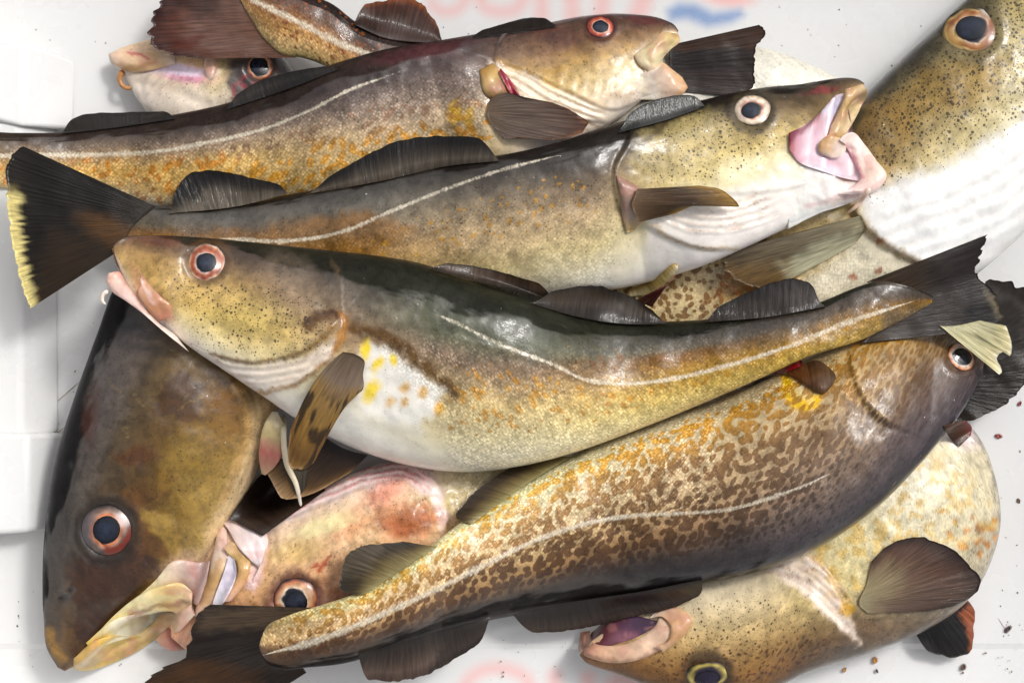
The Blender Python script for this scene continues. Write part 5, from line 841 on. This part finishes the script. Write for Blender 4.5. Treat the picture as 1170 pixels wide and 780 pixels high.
tube(B, [(774, 302, 4, 0), (760, 316, 6, 2), (738, 330, 6, 2), (716, 336, 4, 1)], [(0, (236, 228, 200)), (.4, (226, 210, 140)), (1, (236, 226, 190))], 'gap_shade', off=2, flat=.5, around=[(0, (190, 160, 80)), (1, (170, 140, 60))], mat=FIN)
fin(B, [(772, 312), (768, 320), (756, 328)], [(744, 352), (736, 350), (724, 344)], [(0, (214, 150, 146)), (.5, (150, 90, 84)), (1, (70, 46, 40))], 'gap_shade', rays=6, rag=.08, seed=26, off=1)

# ---- A: topmost cod
A = cod("topmost cod across the middle, head left, white belly patch splashed with yellow", 620, 400)
skA = skin_mat("cod_skin_green", dens=.68, warp=6, fleck=1.25, spc=8.2, spcol=(52, 40, 34))
def pA(p):
    PA = [(1000, 300), (1075, 300), (1075, 332), (1040, 334), (1000, 338)]
    p.grad([(130, [(0, (84, 62, 50)), (.3, (140, 112, 78)), (.7, (176, 146, 100)), (1, (226, 206, 190))]), (220, [(0, (50, 38, 30)), (.14, (96, 76, 58)), (.3, (160, 132, 86)), (.6, (192, 164, 104)), (.85, (222, 210, 176)), (1, (238, 226, 218))]), (320, [(0, (34, 28, 24)), (.14, (66, 54, 44)), (.28, (140, 116, 86)), (.55, (184, 158, 106)), (.75, (210, 196, 156)), (.88, (234, 226, 208)), (1, (240, 236, 230))]), (400, [(0, (28, 25, 21)), (.14, (58, 52, 44)), (.3, (112, 98, 82)), (.46, (150, 126, 98)), (.66, (210, 196, 160)), (.8, (240, 236, 222)), (1, (242, 240, 236))]), (500, [(0, (26, 26, 21)), (.14, (54, 57, 44)), (.3, (90, 90, 70)), (.42, (132, 112, 94)), (.6, (192, 170, 126)), (.8, (214, 202, 166)), (1, (238, 234, 222))]), (620, [(0, (24, 25, 21)), (.12, (46, 50, 38)), (.3, (88, 89, 72)), (.44, (128, 106, 84)), (.62, (196, 172, 122)), (.82, (214, 200, 156)), (1, (228, 220, 190))]), (760, [(0, (26, 24, 20)), (.14, (50, 46, 38)), (.28, (96, 88, 74)), (.36, (110, 72, 28)), (.5, (150, 112, 44)), (.62, (178, 146, 78)), (.8, (200, 176, 110)), (1, (214, 200, 150))]), (900, [(0, (34, 31, 28)), (.25, (72, 62, 52)), (.45, (112, 88, 56)), (.6, (146, 110, 48)), (.8, (166, 134, 62)), (1, (176, 152, 84))]), (1040, [(0, (58, 50, 42)), (.35, (84, 68, 52)), (.55, (130, 92, 34)), (.8, (140, 110, 52)), (1, (128, 104, 60))])], wob=.035, ws=40)
    p.band([(130, .04), (200, .05), (330, .11), (420, .15), (560, .16), (700, .16), (850, .12), (1000, .10), (1040, .05)], c=(30, 31, 24), a=.86)
    p.mix(p.poly([(410, 398), (418, 388), (448, 400), (480, 424), (510, 448), (502, 470), (478, 490), (440, 486), (410, 462), (404, 430)], 6, 8, 22), (242, 238, 228), .93)
    p.mix(p.line([(404, 375), (440, 384), (478, 412), (512, 440), (520, 450)], 7, 6) * ss(.35, .6, fbm(p.x, p.y, 9, 5, 2) + .15), (84, 56, 18), .9)
    for cx, cy, a, b, an in ((423, 447, 7, 14, 35), (432, 416, 6, 9, 20), (417, 402, 5, 12, 10), (449, 410, 4, 5, 0)): p.mix(p.ell(cx, cy, a, b, an, .6, .25, 8), (240, 208, 30), .85)
    for cx, cy in ((446, 459), (463, 442), (462, 460), (483, 448), (502, 466)): p.mix(p.ell(cx, cy, 5, 6, 30, .7, .25, 8), (214, 160, 50), .75)
    p.mix(p.poly([(200, 396), (240, 412), (290, 418), (350, 408), (388, 384), (380, 410), (334, 442), (292, 448), (255, 430)], 5, 3), (240, 228, 216), .7)
    p.mix(p.line([(240, 404), (256, 409), (294, 413), (346, 402), (377, 378), (390, 362)], 2.4, 2.4), (120, 86, 40), .8); p.mix(p.line([(294, 449), (332, 440), (358, 426), (378, 408), (392, 372)], 2.6, 2.4), (150, 106, 50), .75)
    p.mix(p.line([(352, 378), (350, 368), (362, 360), (378, 358), (388, 364)], 4, 3) * ss(.35, .6, fbm(p.x, p.y, 8, 4, 2) + .12), (84, 50, 18), .9)
    p.mix(p.ell(270, 360, 60, 26, 15, .7, .2), (206, 184, 116), .5); p.mix(p.ell(240, 335, 60, 16, 0, .8, .3), (170, 140, 96), .4); p.mix(p.ell(330, 330, 40, 28, 30, .8, .3), (128, 112, 96), .4)
    p.mix(p.poly([(150, 300), (200, 362), (190, 372), (150, 330)], 6), (186, 140, 112), .7); p.mix(p.ell(178, 276, 24, 6, 5, .6, .3), (96, 52, 40), .6)
    p.mix(p.line([(392, 376), (391, 345), (387, 318), (380, 300)], 2.5, 3), (84, 68, 52), .6); p.mix(p.poly(PA, 10, 6), (70, 60, 52), .75); p.mix(p.poly([(1012, 356), (1070, 346), (1070, 390), (1005, 392)], 7, 5), (66, 58, 52), .7); p.lid(236, 300, 21, (84, 62, 44), .7)
    p.stripes([(240, 404), (256, 411), (294, 416), (346, 405), (376, 384)], 3, 8, (206, 180, 160), .5, 1); p.mix(p.poly([(350, 380), (346, 366), (362, 356), (384, 354), (392, 364), (380, 368), (364, 368), (358, 380)], 3, 4, 7), (70, 42, 16), .8); p.mix(p.line([(392, 358), (394, 376), (386, 398)], 3, 3), (150, 96, 30), .6)
    p.sf = p.spots(12, 3.6, drop=.34, seed=12, rv=.5)
    p.scol[:] = lin((180, 130, 40)); p.set('sm', p.poly([(520, 410), (600, 420), (680, 436), (800, 420), (1000, 350), (1000, 380), (800, 450), (640, 500), (500, 500)], 20), .9); p.smix(p.poly([(640, 400), (800, 400), (900, 370), (900, 400), (700, 440), (640, 430)], 14), (108, 66, 16))
    p.set('sm', p.poly([(640, 392), (720, 400), (720, 440), (660, 428)], 10), .9)
    p.set('sp', p.poly([(180, 300), (250, 318), (340, 330), (390, 350), (380, 400), (290, 416), (220, 398)], 18), 1.); p.set('sp', p.poly([(420, 360), (520, 400), (640, 420), (640, 500), (480, 520), (420, 470)], 20), .35)
    p.set('fl', p.poly([(420, 380), (520, 380), (640, 400), (1040, 330), (1050, 370), (640, 540), (520, 540), (500, 470)], 16), .85); p.set('fl', p.poly([(800, 340), (1060, 310), (1060, 350), (800, 440)], 16), .75)
    p.lateral([(480, 352), (520, 368), (560, 388), (600, 404), (636, 418), (664, 432), (700, 438), (760, 434), (830, 418), (900, 396), (970, 368), (1050, 342)], 1.8, 3.2)
    p.lat = np.where((p.x < 640) & (vnoise(p.x, 0 * p.x, 5., 3) > .60), np.maximum(p.lat, .22), p.lat); p.lat = np.where((p.x > 900) & (vnoise(p.x, 0 * p.x, 9., 5) > .66), np.maximum(p.lat, .2), p.lat); p.lat = np.where(p.x < 490, 1, p.lat)
    p.gl[:] = .8; p.set('gl', ss(.34, .24, p.t), 1.)
bA = body(A, [(129, 280, 131, 290), (138, 273, 136, 304), (155, 269, 148, 330), (185, 269, 176, 362), (225, 271, 214, 394), (270, 275, 255, 422), (320, 280, 300, 452), (375, 286, 345, 482), (430, 292, 400, 510), (485, 302, 465, 531), (540, 322, 530, 539), (600, 340, 595, 532), (660, 358, 655, 517), (720, 367, 722, 493), (790, 366, 790, 466), (860, 359, 860, 436), (930, 347, 925, 407), (985, 326, 985, 388), (1008, 321, 1008, 377), (1032, 325, 1028, 367), (1050, 331, 1046, 357), (1066, 339, 1065, 346)], pA, skA, auto=True, kth=.27, klow=.12, tilt=.28, gap=9, thm=[(0, .95), (.2, 1), (.85, 1), (.93, .6), (1, .08)],
     feats=[f_eye(236, 300, 21), f_step([(240, 402), (256, 409), (294, 414), (346, 402), (378, 378), (392, 360)], 5, 40, 2.5, -1), f_step([(262, 446), (294, 450), (332, 441), (358, 427), (379, 408), (392, 376), (392, 356)], 6, 45, 2.5, -1), f_folds([(240, 404), (256, 411), (294, 416), (346, 405), (376, 384)], 3, 9, 1.3, 1), f_noise(24, 2.6), f_ell(452, 446, 60, 44, 20, -4, 1.), f_line([(512, 384), (610, 410), (664, 432), (700, 438)], 3, .8), f_ell(170, 330, 10, 26, -35, -2), f_ell(320, 320, 60, 40, 10, 3, .9)],
     gill=[(380, 250), (388, 340), (395, 370), (379, 408), (358, 427), (332, 441), (290, 452), (250, 470)])
fin(A, [(990, 322), (1030, 340), (985, 392)], [(1133, 266), (1124, 290), (1119, 315), (1132, 326), (1146, 345), (1150, 364), (1142, 375)], [(0, (76, 66, 58)), (.3, (62, 56, 52)), (.7, (54, 48, 48)), (1, (40, 34, 32))], 'tail_fin', zb=bA['zend'] - .005, zt=bA['zend'] - .007, pre=True, rays=36, rag=.06, amp=1.2, seed=27, wave=3, drop=.006,
    paint=lambda p: (p.mix(p.poly([(1106, 345), (1130, 350), (1140, 368), (1100, 372)], 4, 4, 8), (18, 14, 14), .85), p.mix(p.poly([(1126, 330), (1150, 345), (1152, 372), (1138, 360)], 5, 4), (150, 140, 112), .6), p.mix(p.poly([(980, 300), (1060, 290), (1060, 330), (1000, 340)], 12), (84, 70, 56), .6)))
eye(A, 236, 300, 21, 10.8, (1, 0), [(0, (36, 42, 56)), (.46, (36, 42, 56)), (.53, (236, 214, 204)), (.60, (206, 130, 100)), (.74, (150, 74, 50)), (.86, (196, 130, 96)), (.92, (240, 220, 200)), (.96, (110, 80, 60)), (1, (60, 46, 38))])
pad(A, [(128, 284, 134, 281), (132, 300, 146, 294), (141, 314, 158, 308), (151, 328, 170, 324), (162, 344, 183, 338), (172, 360, 196, 350), (181, 368, 195, 362)], [(0, (140, 98, 74)), (.3, (176, 128, 98)), (.6, (206, 160, 130)), (.85, (186, 134, 96)), (1, (206, 140, 116))], 'upper_lip', th=.18, off=6, paint=lambda p: p.mix(p.line([(158, 314), (168, 332), (176, 346)], 2, 2.5), (236, 212, 206), .7))
pad(A, [(124, 312, 121, 322), (138, 310, 128, 333), (148, 326, 144, 344), (160, 345, 164, 359), (176, 364, 186, 378), (200, 382, 216, 402)], [(0, (236, 202, 184)), (.3, (236, 200, 190)), (.6, (236, 216, 206)), (1, (238, 226, 216))], 'lower_jaw', th=.30, zl=[(0, bA['zv'][4]), (1, bA['zv'][30] + .004)], paint=lambda p: (p.mix(p.line([(146, 320), (160, 342), (170, 356)], 2.5, 2.5), (150, 40, 60), .75), p.mix(p.line([(123, 318), (134, 312), (146, 324), (158, 344)], 3, 3), (206, 150, 126), .6)))
tube(A, [(124, 332, 3, 0), (118, 336, 2.4, 0), (117, 344, 2, 0), (121, 348, 1.2, 0)], [(0, (238, 220, 206)), (1, (230, 216, 200))], 'barbel', z=bA['zv'][2] - .004)
fin(A, [(634, 344), (580, 330), (530, 318), (490, 306)], [(632, 328), (600, 318), (540, 303), (492, 300)], [(0, (40, 36, 32)), (.4, (86, 74, 68)), (.8, (78, 62, 48)), (1, (40, 32, 26))], 'dorsal_fin', rays=16, rag=.05, seed=28, off=.6, drop=.002, wave=5)
fin(A, [(764, 370), (710, 370), (660, 362), (606, 346)], [(762, 364), (716, 336), (680, 325), (640, 330), (610, 340)], [(0, (36, 32, 30)), (.4, (70, 62, 58)), (.75, (60, 50, 36)), (1, (34, 28, 24))], 'dorsal_fin', rays=20, rag=.05, seed=29, off=.6, drop=.002, wave=5)
fin(A, [(944, 350), (880, 362), (806, 368)], [(940, 344), (924, 322), (906, 317), (868, 328), (804, 358)], [(0, (56, 50, 46)), (.5, (64, 58, 56)), (1, (34, 30, 30))], 'dorsal_fin', rays=18, rag=.04, seed=30, off=.6, drop=.002, wave=3)
fin(Ff, [(1074, 372), (1090, 372), (1120, 366)], [(1143, 429), (1146, 426), (1142, 410), (1150, 402), (1156, 408), (1158, 392), (1150, 372)], [(0, (190, 184, 144)), (.5, (196, 190, 150)), (.85, (206, 196, 150)), (1, (232, 226, 206))], 'gap_shade', rays=7, rag=.05, seed=31, off=1.5, amp=2., wave=3)
fin(A, [(392, 402), (404, 404), (416, 412), (414, 428)], [(331, 494), (328, 524), (332, 538), (352, 536), (366, 514), (382, 480), (402, 450)], [(0, (96, 82, 66)), (.25, (120, 104, 88)), (.42, (140, 112, 62)), (.7, (134, 104, 46)), (.92, (110, 80, 34)), (1, (150, 118, 60))], 'pectoral_fin', rays=18, rag=.03, off=4, thick=4, amp=1., seed=32, bul=9., drop=-.002, hump=6, paint=lambda p: p.mix(ss(.46, .62, fbm(p.u * 70, p.t * 40, 5, 2, 2)) * ss(.3, .5, p.t), (44, 30, 14), .85))
fin(A, [(334, 534), (342, 538), (352, 536)], [(336, 552), (342, 566), (350, 556)], [(0, (84, 78, 66)), (1, (60, 56, 50))], 'gap_shade', rays=6, rag=.05, seed=33, off=2)
tube(A, [(325, 474, 3, 0), (324, 500, 3.4, 1), (328, 530, 3.6, 1), (338, 552, 3, 0), (344, 578, 1.6, 0)], [(0, (230, 220, 190)), (.6, (226, 210, 176)), (1, (236, 226, 216))], 'gap_shade', off=3, flat=.8)

# ------------------------------------------------------------------ bits of slime, blood and scale on the crate floor
def bit_mesh(cx, cy, r, asp, ang, hgt, rg):
    n = 9; a = np.linspace(0, 2 * np.pi, n, endpoint=False); rr = r * (1 + .35 * (rg.random(n) - .5))
    lx = rr * np.cos(a); ly = rr * asp * np.sin(a); c, s = math.cos(ang), math.sin(ang)
    x = cx + lx * c - ly * s; y = cy + lx * s + ly * c; bx = cx + .6 * (x - cx); by = cy + .6 * (y - cy)
    lo_ = P(x, y, .0004); hi = P(bx, by, .0004 + hgt * S); top = P([cx], [cy], .0004 + 1.25 * hgt * S)
    co = np.vstack([lo_, hi, top]); k = np.arange(n); kk = (k + 1) % n
    q = np.stack([kk, k, n + k, n + kk], -1)[:, ::-1]; t = np.stack([n + k, n + kk, np.full(n, 2 * n)], -1)[:, ::-1]
    return co, q, t
rg = np.random.default_rng(5)
def crumb(px, py, r, colr, label):
    co, q, t = bit_mesh(px, py, r, .65, rg.random() * 3, r * .7, rg)
    o = mesh_obj("crumb", co, q, FLESH, None, t, {'col': np.tile(lin(colr), (len(co), 1))}, np.zeros((len(co), 2)))
    o['label'] = label; o['category'] = "crumb"; o['group'] = "crumbs on the crate floor"
crumb(1152, 718, 5.5, (70, 40, 36), "largest dark red crumb on the white floor at the right edge")
crumb(1101, 762, 4.5, (92, 46, 28), "brown crumb on the floor just below the dark dorsal fin tip")
crumb(1000, 754, 4.5, (206, 140, 50), "orange crumb beside the curled cod's lower edge")
crumb(965, 765, 3.5, (196, 140, 70), "small orange crumb left of the larger orange one")
crumb(1002, 766, 2.6, (50, 30, 30), "tiny black crumb right under the orange crumbs")
crumb(1141, 498, 4.5, (160, 60, 40), "red crumb on the floor right of the pale vent")
crumb(1165, 461, 3.5, (150, 40, 50), "red crumb at the right edge below the black tail")
crumb(1164, 572, 3., (110, 70, 40), "small brown crumb at the right edge beside the orange-dotted flank")
cos, qs, ts, cl = [], [], [], []; off = 0
zones = [(890, 1060, 5, 90, 12), (1140, 1168, 490, 770, 15), (1090, 1168, 690, 775, 9), (60, 110, 345, 560, 16), (20, 130, 4, 60, 5), (560, 650, 728, 778, 14), (5, 45, 615, 770, 8), (90, 190, 740, 775, 6), (440, 760, 4, 40, 5)]
for x0, x1, y0, y1, n in zones:
    for k in range(n):
        r = rg.uniform(.4, 1.1) * (1.6 if rg.random() < .12 else 1)
        c, q, t = bit_mesh(rg.uniform(x0, x1), rg.uniform(y0, y1), r, rg.uniform(.3, 1), rg.random() * 3, r * .3, rg); cos.append(c); qs.append(q + off); ts.append(t + off); off += len(c)
        cl.append(np.tile(lin([(120, 96, 74), (96, 70, 60), (150, 120, 86), (140, 70, 50)][rg.integers(4)]), (len(c), 1)))
for (x0, y0, x1, y1) in ((92, 435, 60, 463), (75, 487, 25, 525), (74, 490, 44, 530), (50, 522, 42, 552), (34, 540, 20, 551), (30, 523, 38, 542), (1140, 705, 1150, 720), (1080, 520, 1090, 530)):
    d = np.array([x1 - x0, y1 - y0]); l = np.hypot(*d); c, q, t = bit_mesh((x0 + x1) / 2, (y0 + y1) / 2, l / 2, .022, math.atan2(d[1], d[0]), .4, rg); cos.append(c); qs.append(q + off); ts.append(t + off); off += len(c); cl.append(np.tile(lin((176, 150, 120)), (len(c), 1)))
co = np.vstack(cos); o = mesh_obj("debris_specks", co, np.vstack(qs), FLESH, None, np.vstack(ts), {'col': np.vstack(cl)}, np.zeros((len(co), 2)), kind="stuff"); o['label'] = "tiny brown specks and slime threads scattered over the white crate floor"
for o in SC.objects:
    if '_o' in o: del o['_o']
    if '_pre' in o: del o['_pre']
